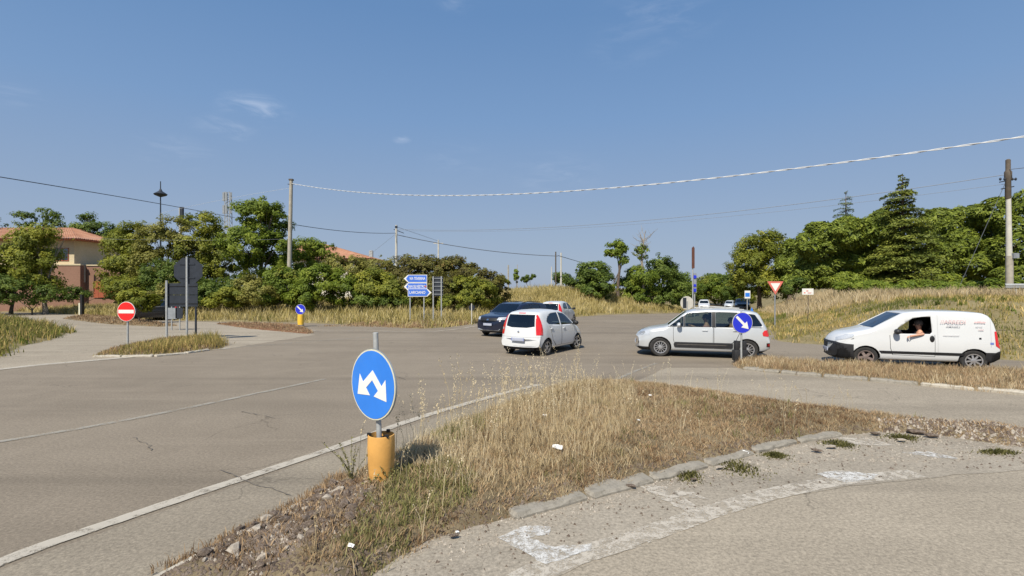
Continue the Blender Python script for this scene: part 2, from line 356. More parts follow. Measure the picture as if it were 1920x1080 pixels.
# ------------------------------------------------------------ land
rs = np.random.RandomState(7)
def poly_sd(P, X, Y):
    """signed distance (positive inside) of points X, Y to the polygon P"""
    P = np.asarray(P, float); ins = np.zeros(X.shape, bool); dmin = np.full(X.shape, 1e9)
    n = len(P)
    for i in range(n):
        x0, y0 = P[i]; x1, y1 = P[(i+1) % n]
        ex, ey = x1-x0, y1-y0; L2 = ex*ex+ey*ey+1e-12
        t = np.clip(((X-x0)*ex+(Y-y0)*ey)/L2, 0, 1)
        dmin = np.minimum(dmin, np.hypot(X-(x0+t*ex), Y-(y0+t*ey)))
        c = ((y0 > Y) != (y1 > Y)) & (X < (x1-x0)*(Y-y0)/((y1-y0) if abs(y1-y0) > 1e-12 else 1e-12)+x0)
        ins ^= c
    return np.where(ins, dmin, -dmin)
def ss(x): x = np.clip(x, 0, 1); return x*x*(3-2*x)
def wob(X, Y, s, seed=0):
    r = np.random.RandomState(seed+11); out = 0
    for k in range(5):
        f = s*(1.7**k); a = r.rand()*6.28; ph = r.rand(2)*6.28
        out = out+np.sin((X*math.cos(a)+Y*math.sin(a))*f+ph[0])*np.cos((-X*math.sin(a)+Y*math.cos(a))*f*.83+ph[1])/(1.4**k)
    return out/2.2
def base_z(X, Y): return -.03*np.clip(np.asarray(Y, float)-45, 0, 60)
VERGE = [(-160,74),(-85,70),(-59,59),(-39,45)]+[gp(*p) for p in ((250,600),(420,604),(560,606),(700,612),(790,618),(860,613),(900,607),(1000,600),(1080,595),(1180,588),(1280,583))]+[(24,68),(33,92),(44,120),(60,150),(60,320),(-160,320)]
RBANK = [(21.8,47),(17,37),(13.8,28),(11.5,22.8),(11.9,21.6),(13.4,20.6),(15.8,16.6),(19,14.5),(60,8),(160,20),(160,320),(66,150),(50,115),(41,92),(30,66)]
LBANK = [(-14,12),(-17.2,17.6),(-19.6,20.9),(-20.6,23.3),(-22.3,26),(-30,33),(-46,41.5),(-80,47),(-110,40),(-110,8)]
def gz_parts(X, Y):
    X = np.asarray(X, float); Y = np.asarray(Y, float)
    a = poly_sd(VERGE, X, Y); b = poly_sd(RBANK, X, Y); c = poly_sd(LBANK, X, Y)
    z = np.zeros(X.shape)
    z += np.where(a > 0, .12*ss(a/.8)+1.0*ss(a/16)+.10*wob(X, Y, .5, 1)*ss(a/3), 0)
    z += np.where(a > 0, ss(a/5)*1.75*np.exp(-((X-5.5)/8.5)**2-((Y-51)/5.5)**2), 0)
    z += np.where(a > 0, ss(a/4)*.9*np.exp(-((X-13)/4)**2-((Y-57)/5)**2), 0)
    z += np.where(b > 0, .10*ss(b/.6)+1.75*ss(b/7.5)+.10*wob(X, Y, .6, 2)*ss(b/3), 0)
    z += np.where(c > 0, .10*ss(c/.6)+.75*ss(c/4)+.06*wob(X, Y, .7, 3)*ss(c/2), 0)
    return z, a, b, c
def gz(x, y):
    z = gz_parts(np.array([x]), np.array([y]))[0][0]; return float(base_z(x, y)+z)
def grid_axis(segs):
    out = []
    for a, b, s in segs: out += list(np.arange(a, b, s))
    return np.array(out+[segs[-1][1]])
def grid_mesh(xs, ys, zf, keep=None):
    X, Y = np.meshgrid(xs, ys); Z = zf(X, Y); nx, ny = len(xs), len(ys)
    V = np.stack([X.ravel(), Y.ravel(), Z.ravel()], 1)
    i, j = np.meshgrid(np.arange(nx-1), np.arange(ny-1)); a = (j*nx+i).ravel()
    F = np.stack([a, a+1, a+nx+1, a+nx], 1)
    if keep is not None:
        k = keep(X, Y).ravel(); F = F[k[F].any(1)]
        u, inv = np.unique(F, return_inverse=True); V = V[u]; F = inv.reshape(F.shape)
    return V, F
xs = grid_axis([(-3000,-400,260),(-400,-100,20),(-100,-60,2),(-60,60,.5),(60,100,2),(100,400,20),(400,3000,260)])
ys = grid_axis([(-1500,-100,140),(-100,-10,10),(-10,8,1.0),(8,75,.5),(75,130,2),(130,400,20),(400,4000,300)])
def terr(X, Y):
    z = gz_parts(X, Y)[0]; return base_z(X, Y)-.06+z*1.0
V, F = grid_mesh(xs, ys, terr)
link('ground', np_mesh('ground', V, F, M['ground'], smooth=True))['kind'] = 'structure'
# road: one sheet, cut away where the banks cover it
xs = grid_axis([(-110,110,1.0)]); ys = grid_axis([(-40,160,1.0)])
def rkeep(X, Y): _, a, b, c = gz_parts(X, Y); return (a < 1.5) & (b < 1.5) & (c < 1.5)
V, F = grid_mesh(xs, ys, lambda X, Y: base_z(X, Y), rkeep)
road = link('road', np_mesh('road', V, F, M['asphalt'], smooth=True)); road['kind'] = 'structure'

M['asphalt_shoulder'] = asphalt('dusty_shoulder', (.25,.215,.165), (.30,.26,.20))
def sheet(name, pts, z, mat, jag=0, parent=None, step=.25, seed=0):
    """flat polygon on the road, its outline subdivided and roughened"""
    r = random.Random(seed); out = []
    for i in range(len(pts)):
        a = Vector((*pts[i], 0)); b = Vector((*pts[(i+1) % len(pts)], 0)); n = max(1, int((b-a).length/step))
        nrm = Vector((-(b-a).y, (b-a).x, 0)).normalized()
        for k in range(n):
            out.append(a.lerp(b, k/n)+nrm*r.uniform(-jag, jag))
    bm = bmesh.new(); f = bm.faces.new([bm.verts.new((p.x, p.y, z+float(base_z(p.x, p.y)))) for p in out])
    bmesh.ops.triangulate(bm, faces=[f]); bmesh.ops.recalc_face_normals(bm, faces=bm.faces)
    if bm.faces[:][0].normal.z < 0: bmesh.ops.reverse_faces(bm, faces=bm.faces)
    me = bpy.data.meshes.new(name); bm.to_mesh(me); bm.free(); me.materials.append(mat); return link(name, me, parent)
def smooth_line(pts, n=10):
    P = [Vector((*p, 0)) for p in pts]; P = [P[0]*2-P[1]]+P+[P[-1]*2-P[-2]]; out = []
    for i in range(1, len(P)-2):
        for k in range(n):
            t = k/n; a, b, c, d = P[i-1:i+3]
            out.append(.5*((2*b)+(c-a)*t+(2*a-5*b+4*c-d)*t*t+(3*b-a-3*c+d)*t**3))
    out.append(P[-2]); return out
def stripe(name, pts, w, z, mat, parent=None, n=10, jag=0, seed=0):
    L = smooth_line(pts, n); r = random.Random(seed); V = []; F = []
    for i, p in enumerate(L):
        t = (L[min(i+1, len(L)-1)]-L[max(0, i-1)]).normalized(); q = Vector((-t.y, t.x, 0)); ww = w/2
        for s in (-1, 1):
            u = p+q*s*(ww+r.uniform(-jag, jag)); V.append((u.x, u.y, z+float(base_z(u.x, u.y))))
    for i in range(len(L)-1): F.append((2*i, 2*i+2, 2*i+3, 2*i+1))
    return link(name, np_mesh(name, V, F, mat), parent)
G = lambda L: [gp(*p) for p in L]
# paler carriageways: the near one (camera side), the exit road at the right and the side street at the left
near = sheet('near_carriageway', [(-12,-20),(-4,3.0)]+G([(700,1110),(1000,1072),(1200,1000),(1400,932),(1560,902),(1720,885),(1930,868),(2300,850)])+[(30,7),(40,-20)], .004, M['asphalt_pale'], .01); near['kind'] = 'structure'
ap = sheet('concrete_apron', G([(640,1120),(800,1010),(900,980),(1100,930),(1200,900),(1350,855),(1450,825),(1560,805),(1650,795),(1760,800),(1850,812),(1960,835),(2150,870),(1930,880),(1720,898),(1560,917),(1400,950),(1200,1020),(1000,1100)]), .008, M['apron'], .03, seed=3); ap['kind'] = 'structure'
ss_ = sheet('side_street', G([(-700,640),(-300,620),(20,583),(130,590),(250,600),(420,605),(520,612),(590,628),(440,652),(0,694),(-400,740)]), .004, M['asphalt_pale'], .05, seed=4); ss_['kind'] = 'structure'
ex = sheet('exit_lane', G([(1250,690),(1380,690),(1500,703),(1700,720),(1920,740),(2300,780),(2300,850),(1930,812),(1700,788),(1500,762),(1300,732),(1190,716)]), .004, M['asphalt_pale'], .03, seed=5); ex['kind'] = 'structure'
sh = sheet('road_shoulder', G([(-420,1270),(0,1068),(300,961),(620,852),(780,795),(930,750),(1010,729),(1060,728),(940,770),(810,822),(710,868),(660,893),(600,925),(560,952),(400,1036),(290,1090),(150,1170)]), .004, M['asphalt_shoulder'], .02, seed=6); sh['kind'] = 'structure'
for i, (pts, w, m, nm) in enumerate([
    ([(-420,1250),(0,1056),(300,950),(620,843),(780,786),(930,742),(1010,722)], .17, 'line', 'edge_line'),
    ([(-500,905),(0,829),(300,776),(610,711)], .14, 'line_faint', 'lane_line'),
    ([(560,1330),(1000,1078),(1200,1008),(1400,940),(1560,905),(1720,889)], .26, 'line_grit', 'edge_line'),
    ([(-700,790),(0,693),(200,674),(430,653)], .32, 'line', 'kerbside_strip'),
    ([(430,653),(590,640),(700,632)], .12, 'line_faint', 'kerbside_strip'),
    ([(590,621),(700,621),(790,623),(860,617),(900,611),(1000,603)], .3, 'dust', 'kerbside_strip'),
    ([(360,606),(480,613),(600,621)], .35, 'dust', 'kerbside_strip'),
    ([(1150,715),(1190,697),(1230,682)], .10, 'line_faint', 'lane_line')]):
    o = stripe(nm, G(pts), w, .012, M[m], None, 12, .008, i); o['kind'] = 'structure'
for i, pts in enumerate([[(410,882),(440,893),(470,908),(510,918),(545,930)],[(250,820),(262,830),(280,834),(282,846)],[(450,772),(480,778),(525,786)],[(640,690),(700,697),(760,712)],[(1230,700),(1290,706),(1350,712)]]):
    r = random.Random(i); L = []
    for a, b in zip(pts, pts[1:]):
        for k in range(4): L.append((a[0]+(b[0]-a[0])*k/4+r.uniform(-4, 4), a[1]+(b[1]-a[1])*k/4+r.uniform(-1.5, 1.5)))
    stripe('crack', G(L+[pts[-1]]), .010, .014, M['crack'], road, 2, .005, i)
tag_ = [('paint_patch', [(935,1012),(985,988),(1030,990),(1028,1006),(990,1012),(1040,1028),(1110,1022),(1108,1034),(1020,1062)]),
        ('paint_patch', [(1530,890),(1570,884),(1650,892),(1640,900),(1585,908)]),
        ('paint_patch', [(1690,850),(1740,848),(1802,862),(1760,860)]), ('paint_patch', [(1240,920),(1300,925),(1330,940),(1270,932)]),
        ('paint_patch', [(1180,905),(1250,915),(1340,975),(1310,975)]), ('paint_patch', [(1560,820),(1640,826),(1680,838),(1600,835)])]
for i, (n_, p) in enumerate(tag_):
    o = sheet(n_, G(p), .016, M['white_patch' if i < 3 else 'line_grit'], .02, None, .08, i+20); o['kind'] = 'structure'

# ------------------------------------------------------------ islands
ISL = {}
def island(name, poly, H, wd, res, mat, mound=0, mw=1.5, seed=0):
    P = np.array(poly); x0, y0 = P.min(0)-.3; x1, y1 = P.max(0)+.3
    def f(X, Y):
        s = poly_sd(P, X, Y)+.06*wob(X, Y, 2.2, seed)
        return np.where(s > 0, H*ss(s/wd)+mound*ss(s/mw)+.022*wob(X, Y, 4.5, seed+5)*ss(s/.3)+.012*wob(X, Y, 17, seed+7)*ss(s/.2), np.maximum(s, -.5)*.3)-.012
    ISL[name if name not in ISL else name+str(seed)] = f
    V, F = grid_mesh(np.arange(x0, x1, res), np.arange(y0, y1, res), f, lambda X, Y: poly_sd(P, X, Y) > -.12)
    o = link(name, np_mesh(name, V, F, mat, smooth=True)); o['kind'] = 'structure'; return o, f, P
PE = G([(150,1160),(290,1082),(400,1030),(560,948),(600,922),(650,893),(700,868),(800,820),(930,768),(1040,728),(1100,720),(1180,722),(1300,736),(1500,766),(1700,793),(1780,799),(1860,803),(1930,817),(2100,850),(1930,842),(1850,832),(1760,818),(1650,812),(1560,822),(1450,845),(1350,872),(1200,912),(1100,940),(900,990),(800,1022),(640,1120)])
islE, fE, PE = island('traffic_island', PE, .13, .25, .045, M['island_soil'], .13, 1.2, 1)
PD = G([(1372,684),(1392,693),(1500,704),(1700,721),(1920,741),(2250,778),(2250,728),(1920,703),(1700,693),(1500,683),(1430,676)])
islD, fD, PD = island('median_island', PD, .11, .15, .08, M['island_soil'], .03, 1, 2)
PA = G([(172,670),(300,668),(410,655),(428,646),(395,634),(300,640),(210,656)])
islA, fA, PA = island('splitter_island', PA, .10, .2, .08, M['island_soil'], .10, 1, 3)
PB = G([(118,598),(160,591),(250,599),(335,611),(300,613),(200,608)])
islB, fB, PB = island('side_street_island', PB, .10, .3, .15, M['island_soil'], 0, 1, 4)
PC = G([(400,607),(480,606),(560,610),(588,622),(580,627),(470,617)])
islC, fC, PC = island('nose_island', PC, .08, .3, .12, M['rust_earth'], 0, 1, 5)

# kerb stones, one object each, child of their island
def kerb_mesh(seed, L=.96, w=.26, h=.17, mat=None):
    r = random.Random(seed); bm = bmesh.new(); bmesh.ops.create_cube(bm, size=1)
    for v in bm.verts: v.co = Vector((v.co.x*L, v.co.y*w, v.co.z*h))
    bmesh.ops.bevel(bm, geom=bm.edges[:], offset=.03, segments=1, affect='EDGES')
    bmesh.ops.subdivide_edges(bm, edges=[e for e in bm.edges if e.calc_length() > L*.5], cuts=4)
    jj = .016 if mat is None else .012
    for v in bm.verts: v.co += Vector((r.uniform(-.01, .01), r.uniform(-jj, jj)*.7, r.uniform(-jj, jj*.5)))
    me = bpy.data.meshes.new('kerb_stone'); bm.to_mesh(me); bm.free(); me.materials.append(mat or M['kerb']); return me
KM = [kerb_mesh(i) for i in range(5)]; KP = [kerb_mesh(i+9, .96, .2, .15, M['kerb_pale']) for i in range(4)]
def kerbs(parent, pts, meshes, zc, skip=0, inset=0.1, step=1.0, seed=0):
    L = smooth_line(pts, 14); r = random.Random(seed); acc = 0; nxt = step/2
    for a, b in zip(L, L[1:]):
        d = (b-a).length
        while acc+d >= nxt:
            p = a.lerp(b, (nxt-acc)/d); t = (b-a).normalized(); q = Vector((-t.y, t.x, 0)); nxt += step
            if r.random() < skip: continue
            o = link('kerb_stone', r.choice(meshes), parent)
            o.location = p+q*inset+Vector((0, 0, zc+r.uniform(-.012, .008))); o.rotation_euler = (r.uniform(-.05, .05)+.03, r.uniform(-.015, .015), math.atan2(t.y, t.x)+r.uniform(-.03, .03))
        acc += d
kerbs(islE, G([(960,976),(1030,957),(1100,938),(1200,912),(1350,870),(1450,843),(1560,822),(1650,812)]), KM, -.005, .06, .1, 1.0, 1)
kerbs(islE, G([(250,1100),(400,1031),(560,949)]), KP, -.02, 0, -.08, 1.0, 2)
kerbs(islD, G([(1392,693),(1500,704),(1700,721),(1920,741),(2250,778)]), KP+KM[:3], .012, .08, .06, 1.0, 3)
kerbs(islA, G([(172,670),(300,668),(410,655)]), KP, -.01, .1, .05, 1.0, 4)

# rubble
def rock_mesh(seed, mat, fl=.7):
    r = random.Random(seed); bm = bmesh.new(); bmesh.ops.create_icosphere(bm, subdivisions=1, radius=.5)
    for v in bm.verts: v.co *= r.uniform(.7, 1.2); v.co.z *= fl; v.co.x *= 1.15
    me = bpy.data.meshes.new('stone'); bm.to_mesh(me); bm.free(); me.materials.append(mat); return me
RM = [rock_mesh(i, M['stone']) for i in range(5)]+[rock_mesh(i+7, M['stone_pale']) for i in range(3)]
rr = random.Random(5)
RUB = G([(360,1078),(420,1035),(560,962),(640,925),(700,930),(720,985),(640,1040),(540,1075),(480,1110)])
def sample_poly(P, n, rng, f=None):
    P = np.asarray(P); lo, hi = P.min(0), P.max(0); out = np.zeros((0, 2))
    while len(out) < n:
        q = rng.rand(n*3, 2)*(hi-lo)+lo; out = np.vstack([out, q[poly_sd(P, q[:, 0], q[:, 1]) > 0]])
    return out[:n]
pp = sample_poly(RUB, 130, rs)
for i, (x, y) in enumerate(pp):
    s = rr.choice([.05,.06,.07,.09,.13]) ; o = link('stone', RM[rr.randrange(5) if rr.random() < .75 else rr.randrange(5, 8)], islE)
    o.location = (x, y, float(fE(np.array([x]), np.array([y]))[0])+s*.15); o.scale = (s, s*rr.uniform(.7, 1.1), s); o.rotation_euler = (rr.uniform(-.4, .4), rr.uniform(-.4, .4), rr.uniform(0, 6))
BR = [(1765,803,.5,0),(1795,806,.42,0),(1830,812,.38,0),(1715,815,.25,0),(1745,822,.2,0),(1858,822,.3,0),(1892,828,.26,5),(1918,830,.3,5),(1640,818,.16,0),(1690,830,.16,5),(850,1012,.1,0),(1180,918,.14,0),(1350,882,.12,5),(1300,905,.09,0),(1560,843,.16,5),(1530,850,.14,0)]
for px, py, s, k in BR:
    x, y = gp(px, py); o = link('broken_kerb', RM[k+rr.randrange(3)], islE); o.location = (x, y, .06*s+.04); o.scale = (s, s*.6, s*.42); o.rotation_euler = (0, 0, rr.uniform(-.5, .5))
def gravel(name, poly, n, lo, hi, zf, mat, seed, parent=None):
    g = np.random.RandomState(seed); q = sample_poly(poly, n, g); z = zf(q[:, 0], q[:, 1])
    tet = np.array([[1,0,-.4],[-.5,.87,-.4],[-.5,-.87,-.4],[.1,.1,.6]]); s = (lo+(hi-lo)*g.rand(n)**3)
    a = g.rand(n)*6.28; ca, sa = np.cos(a), np.sin(a)
    V = np.zeros((n, 4, 3)); V[:, :, 0] = tet[:, 0]*ca[:, None]-tet[:, 1]*sa[:, None]; V[:, :, 1] = tet[:, 0]*sa[:, None]+tet[:, 1]*ca[:, None]; V[:, :, 2] = tet[:, 2]
    V *= s[:, None, None]*(.7+.6*g.rand(n, 4, 1)); V[:, :, 0] += q[:, 0:1]; V[:, :, 1] += q[:, 1:2]; V[:, :, 2] += (z+s*.25)[:, None]
    F = (np.array([[0,1,3],[1,2,3],[2,0,3]])[None]+4*np.arange(n)[:, None, None]).reshape(-1, 3)
    o = link(name, np_mesh(name, V.reshape(-1, 3), F, mat), parent); o['kind'] = 'stuff'; return o
flat = lambda X, Y: np.zeros(X.shape)+.012
o = gravel('fine_rubble', RUB, 5000, .008, .04, fE, M['stone'], 1); tag(o, 'brown and grey rubble broken over the near tip of the island', 'rubble')
o = gravel('pale_rubble', RUB, 1500, .008, .03, fE, M['stone_pale'], 2); tag(o, 'pale stone chips mixed into the rubble by the yellow bollard', 'rubble')
SLAB = G([(300,1085),(360,1075),(480,1095),(640,1045),(740,1040),(700,1110),(300,1150)])
o = gravel('slab_grit', SLAB, 1500, .006, .03, fE, M['stone'], 12); tag(o, 'brown crumbs on the bare earth at the very bottom of the big island', 'gravel')
AP = G([(640,1120),(800,1015),(1100,935),(1350,862),(1560,810),(1760,805),(1960,838),(2050,865),(1720,868),(1560,868),(1400,892),(1200,938),(900,1035)])
APW = G([(640,1120),(800,1015),(1100,935),(1350,862),(1560,810),(1760,805),(1960,838),(2050,865),(1720,890),(1560,905),(1400,940),(1200,1000),(900,1085)])
o = gravel('pale_gravel', AP, 3600, .005, .022, flat, M['stone_pale'], 3); tag(o, 'pale loose grit along the crumbled kerb of the island', 'gravel')
o = gravel('dark_gravel', APW, 1300, .004, .022, flat, M['stone'], 4); tag(o, 'dark crumbs of asphalt scattered beside the broken kerb', 'gravel')

# ------------------------------------------------------------ plants: shared generators
def blades(name, P, Hh, Wd, lean, tnt, mat, seed, curl=.35, parent=None, head=0):
    """grass: each blade five points, three triangles"""
    g = np.random.RandomState(seed); n = len(P); a = g.rand(n)*6.283; la = g.rand(n)*6.283
    side = np.stack([np.cos(a), np.sin(a), np.zeros(n)], 1)*Wd[:, None]*.5
    ld = np.stack([np.cos(la), np.sin(la), np.zeros(n)], 1)*(lean*Hh*(.3+g.rand(n)))[:, None]
    up = np.zeros((n, 3)); up[:, 2] = Hh
    m = P+up*.55+ld*curl; t = P+up*(1-.18*g.rand(n))[:, None]+ld
    V = np.stack([P-side, P+side, m-side*.8, m+side*.8, t], 1).reshape(-1, 3)
    F = (np.array([[0,1,3],[0,3,2],[2,3,4]])[None]+5*np.arange(n)[:, None, None]).reshape(-1, 3)
    T = np.repeat(tnt, 5)
    if head:
        k = head; idx = np.repeat(np.arange(n), k); u = .62+.4*g.rand(n*k)
        b = m[idx]+(t[idx]-m[idx])*((u-.55)/.45)[:, None]
        w = Wd[idx]*(1.6+1.5*g.rand(n*k)); dr = g.randn(n*k, 3)*.6; dr[:, 2] = .6+.6*g.rand(n*k); dr /= np.linalg.norm(dr, axis=1)[:, None]
        sd_ = np.cross(dr, g.randn(n*k, 3)); sd_ /= np.linalg.norm(sd_, axis=1)[:, None]+1e-9
        ln = (.012+.016*g.rand(n*k))*(Hh[idx]/.8)
        off = np.cross(dr, sd_)*0+g.randn(n*k, 3)*.010*(Hh[idx]/.8)[:, None]
        b = b+off
        V2 = np.stack([b, b+dr*ln[:, None]*.5+sd_*w[:, None]*.5, b+dr*ln[:, None], b+dr*ln[:, None]*.5-sd_*w[:, None]*.5], 1).reshape(-1, 3)
        F2 = (np.array([[0,1,2],[0,2,3]])[None]+4*np.arange(n*k)[:, None, None]).reshape(-1, 3)+len(V)
        V = np.vstack([V, V2]); F = np.vstack([F, F2]); T = np.concatenate([T, np.repeat(np.clip(tnt[idx]+.15, 0, 1), 4)])
    o = link(name, np_mesh(name, V, F, mat, T), parent); o['kind'] = 'stuff'; return o
def tufts(q, k, spread, g):
    """turn seeds into tufts of k blades"""
    idx = np.repeat(np.arange(len(q)), k); return q[idx]+g.randn(len(idx), 2)*spread, idx
def meadow(name, poly, n, k, hlo, hhi, w, mat, seed, zf, label, cat='grass', spread=.08, lean=.45, tlo=0, thi=1, dens=None, head=0, hmod=None, tmod=None):
    g = np.random.RandomState(seed); q = sample_poly(poly, n, g)
    if dens is not None: q = q[g.rand(len(q)) < dens(q[:, 0], q[:, 1])]
    p, idx = tufts(q, k, spread, g); z = zf(p[:, 0], p[:, 1])
    hs = (hlo+(hhi-hlo)*g.rand(len(q))**1.3)[idx]*(.6+.5*g.rand(len(p)))
    if hmod is not None: hs = hs*hmod(p[:, 0], p[:, 1])
    tn = np.clip((tlo+(thi-tlo)*g.rand(len(q)))[idx]*.65+.35*(tlo+(thi-tlo)*g.rand(len(p)))+.22*wob(p[:, 0], p[:, 1], .7, seed), 0, 1)
    if tmod is not None: tn = np.clip(tn+tmod(p[:, 0], p[:, 1]), 0, 1)
    o = blades(name, np.stack([p[:, 0], p[:, 1], z-.01], 1), hs, w*(.6+.8*g.rand(len(p))), lean, tn, mat, seed, head=head)
    return tag(o, label, cat)
def leaves(pts, nrm, size, aspect, g, droop=0):
    n = len(pts); nr = nrm+g.randn(n, 3)*.38; nr /= np.linalg.norm(nr, axis=1)[:, None]+1e-9
    u = np.cross(nr, g.randn(n, 3)); u /= np.linalg.norm(u, axis=1)[:, None]+1e-9; v = np.cross(nr, u)
    s = (size*(.6+.8*g.rand(n)))[:, None] if not np.isscalar(size) else size*(.6+.8*g.rand(n, 1))
    V = np.stack([pts-u*s*.5, pts+v*s*aspect*.5, pts+u*s*.5, pts-v*s*aspect*.5], 1).reshape(-1, 3)
    return V, np.arange(4*n).reshape(-1, 4)
def crown_mesh(name, lobes, n, leaf, mat, seed, clump=.5, aspect=.6, nclump=None, gap=.0, shell=(.6, 1.05), up=.35, flat_=1.0, zmin=None, cl_per=None):
    """lobes: (cx, cy, cz, rx, ry, rz); leaves in clumps spread over the lobes' outer volume"""
    n = int(n*1.35); leaf = leaf*1.2; clump = clump*1.0
    g = np.random.RandomState(seed); L = np.array(lobes, float); wt = (L[:, 3]*L[:, 4]+L[:, 3]*L[:, 5]+L[:, 4]*L[:, 5]); wt /= wt.sum()
    nc = nclump or int(max(12, sum(4*(l[3]*l[4]*l[5])**(2/3)/clump**2 for l in L)*1.5))
    li = g.choice(len(L), nc, p=wt); d = g.randn(nc, 3); d[:, 2] += .25; d /= np.linalg.norm(d, axis=1)[:, None]
    rad = shell[0]+(shell[1]-shell[0])*g.rand(nc)**.5
    out_ = g.rand(nc) < .16; rad = np.where(out_, 1.02+.28*g.rand(nc), rad)      # stray sprays break the outline
    cc = L[li, :3]+d*L[li, 3:]*rad[:, None]
    keep = np.ones(nc, bool)
    if zmin is not None: keep &= cc[:, 2] > zmin
    if gap: keep &= (wob(cc[:, 0], cc[:, 2]+cc[:, 1], 1.6/clump*.5, seed) > -1+gap)
    cc, d = cc[keep], d[keep]; nc = len(cc); cs = clump*(.45+1.0*g.rand(nc)**1.4)*np.where(out_[keep], .5, 1); ct = g.rand(nc)
    ci = g.choice(nc, n, p=cs**2/np.sum(cs**2)); dd = g.randn(n, 3); dd /= np.linalg.norm(dd, axis=1)[:, None]
    rr_ = g.rand(n)**.45
    P = cc[ci]+dd*(cs[ci]*rr_)[:, None]*np.array([1, 1, .75*flat_])
    nrm = dd*.55+d[ci]*.8+np.array([0, 0, up])
    V, F = leaves(P, nrm, leaf, aspect, g)
    T = np.repeat(np.clip(.55*ct[ci]+.45*g.rand(n), 0, 1), 4)
    return np_mesh(name, V, F, mat, T)
def dome_mesh(name, lobes, n, leaf, mat, seed, aspect=.35):
    """rounded needle canopy: tufts lie on lumpy lobe surfaces and point outwards"""
    g = np.random.RandomState(seed); big = np.array(lobes, float); sub = []
    for l in big:
        for k in range(9):
            e = g.randn(3); e[2] = abs(e[2])*.9-.25; e[1] -= .35; e /= np.linalg.norm(e); f = .34+.16*g.rand(); sub.append([*(l[:3]+e*l[3:]*.72), *(l[3:]*f)])
    L = np.vstack([big*np.array([1, 1, 1, .9, .9, .9]), np.array(sub)]); wt = L[:, 3]*L[:, 5]; wt /= wt.sum(); li = g.choice(len(L), n, p=wt)
    d = g.randn(n, 3); d[:, 2] += .25; d /= np.linalg.norm(d, axis=1)[:, None]
    q = L[li, :3]+d*L[li, 3:]; w1 = wob(q[:, 0]*1.0+q[:, 2], q[:, 1]+q[:, 2]*.7, 1.5, seed); w2 = wob(q[:, 0]-q[:, 2], q[:, 1]*.8+q[:, 2]*1.3, 3.4, seed+1)
    r_ = .92+.12*w1+.10*w2-.12*g.rand(n)**2; P = L[li, :3]+d*L[li, 3:]*r_[:, None]
    core = g.rand(n) < .10; P[core] = L[li[core], :3]+d[core]*L[li[core], 3:]*.80; leaf = np.where(core, leaf*3.2, leaf)
    # drop what sits deep inside another lobe
    ins = np.zeros(n, bool)
    for l in L: ins |= (((P-l[:3])/l[3:])**2).sum(1) < .62
    P, d, w1, w2, leaf = P[~ins], d[~ins], w1[~ins], w2[~ins], leaf[~ins]; n = len(P)
    V, F = leaves(P, d*.9+np.array([0, 0, .55]), leaf, aspect, g); T = np.clip(.45+.2*w1+.28*w2+.7*(g.rand(n)-.5), 0, 1)
    return np_mesh(name, V, F, mat, np.repeat(T, 4))
def trunk_mb(base_r, H, tips, seed, bend=.15):
    """tapered trunk that forks into limbs reaching the given tips (local coordinates)"""
    r = random.Random(seed); mb = MB(); p = Vector((0, 0, -.3)); pts = [p]; n = 5
    top = Vector((r.uniform(-bend, bend)*H, r.uniform(-bend, bend)*H*.5, H))
    for i in range(1, n+1):
        t = i/n; pts.append(Vector((top.x*t+r.uniform(-.05, .05)*H*.3, top.y*t, H*t)))
    mb.tube(pts, [base_r*1.35]+[base_r*(1-.55*i/n) for i in range(1, n+1)], 8)
    for tp in tips:
        tp = Vector(tp); s = pts[r.randrange(max(1, n-2), n+1)]; mid = s.lerp(tp, .5)+Vector((0, 0, .12*(tp-s).length))
        br = base_r*.42; mb.tube([s, mid, tp], [br, br*.65, br*.25], 6)
        for _ in range(2):
            q = tp+Vector((r.uniform(-.6, .6), r.uniform(-.6, .6), r.uniform(.1, .7)))*.8; mb.tube([mid, q], [br*.4, br*.1], 5)
    return mb
def tree(name, pos, lobes, n, leaf, mat, seed, label, cat='tree', group=None, trunk=(.16, 2.0), bark='bark', **kw):
    root = empty(name, pos, label, cat, group)
    tips = [(l[0], l[1], l[2]) for l in lobes]
    trunk_mb(trunk[0], trunk[1], tips, seed).build('trunk', M[bark], root)
    link('crown', crown_mesh('crown', lobes, n, leaf, M[mat], seed, **kw), root)
    return root
# ------------------------------------------------------------ houses
def tiled(name, A, B, C_, D, mat, parent, pitch=.28, th=.12):
    """corrugated tile slope: eave A-B, ridge D-C_ ; the rolls run from eave to ridge"""
    A, B, C_, D = map(Vector, (A, B, C_, D)); n = max(4, int((B-A).length/pitch)*4); V = []; F = []
    nr = (B-A).cross(D-A).normalized(); nr = nr if nr.z > 0 else -nr
    rows = 8
    for j in range(rows+1):
        for i in range(n+1):
            a = A.lerp(B, i/n); c = D.lerp(C_, i/n); V.append(a.lerp(c, j/rows)+nr*(abs(math.sin(i*math.pi/4))*.07+.02*((j+i//4) % 2)))
    for j in range(rows):
        for i in range(n): a = j*(n+1)+i; F.append((a, a+1, a+n+2, a+n+1))
    o = link(name, np_mesh(name, [tuple(v) for v in V], F, mat, smooth=False), parent)
    return o
M['tile'] = soil('terracotta_tiles', (.33,.16,.10), (.43,.24,.16), (.24,.13,.09), 1.6, .4)
M['stucco_cream'] = soil('cream_stucco', (.55,.46,.30), (.60,.51,.35), (.46,.38,.25), 1, .1)
M['stucco_brown'] = soil('brown_plaster', (.25,.145,.105), (.28,.165,.12), (.21,.12,.085), 1, .1)
M['garage'] = basic('red_brown_door', (.32,.08,.035), .6, 0, .1, 2)
M['stucco_white'] = soil('white_stucco', (.62,.58,.5), (.68,.64,.56), (.5,.47,.4), 1, .1)
M['shutter'] = basic('dark_window', (.03,.022,.018), .5, 0, .2, 3)
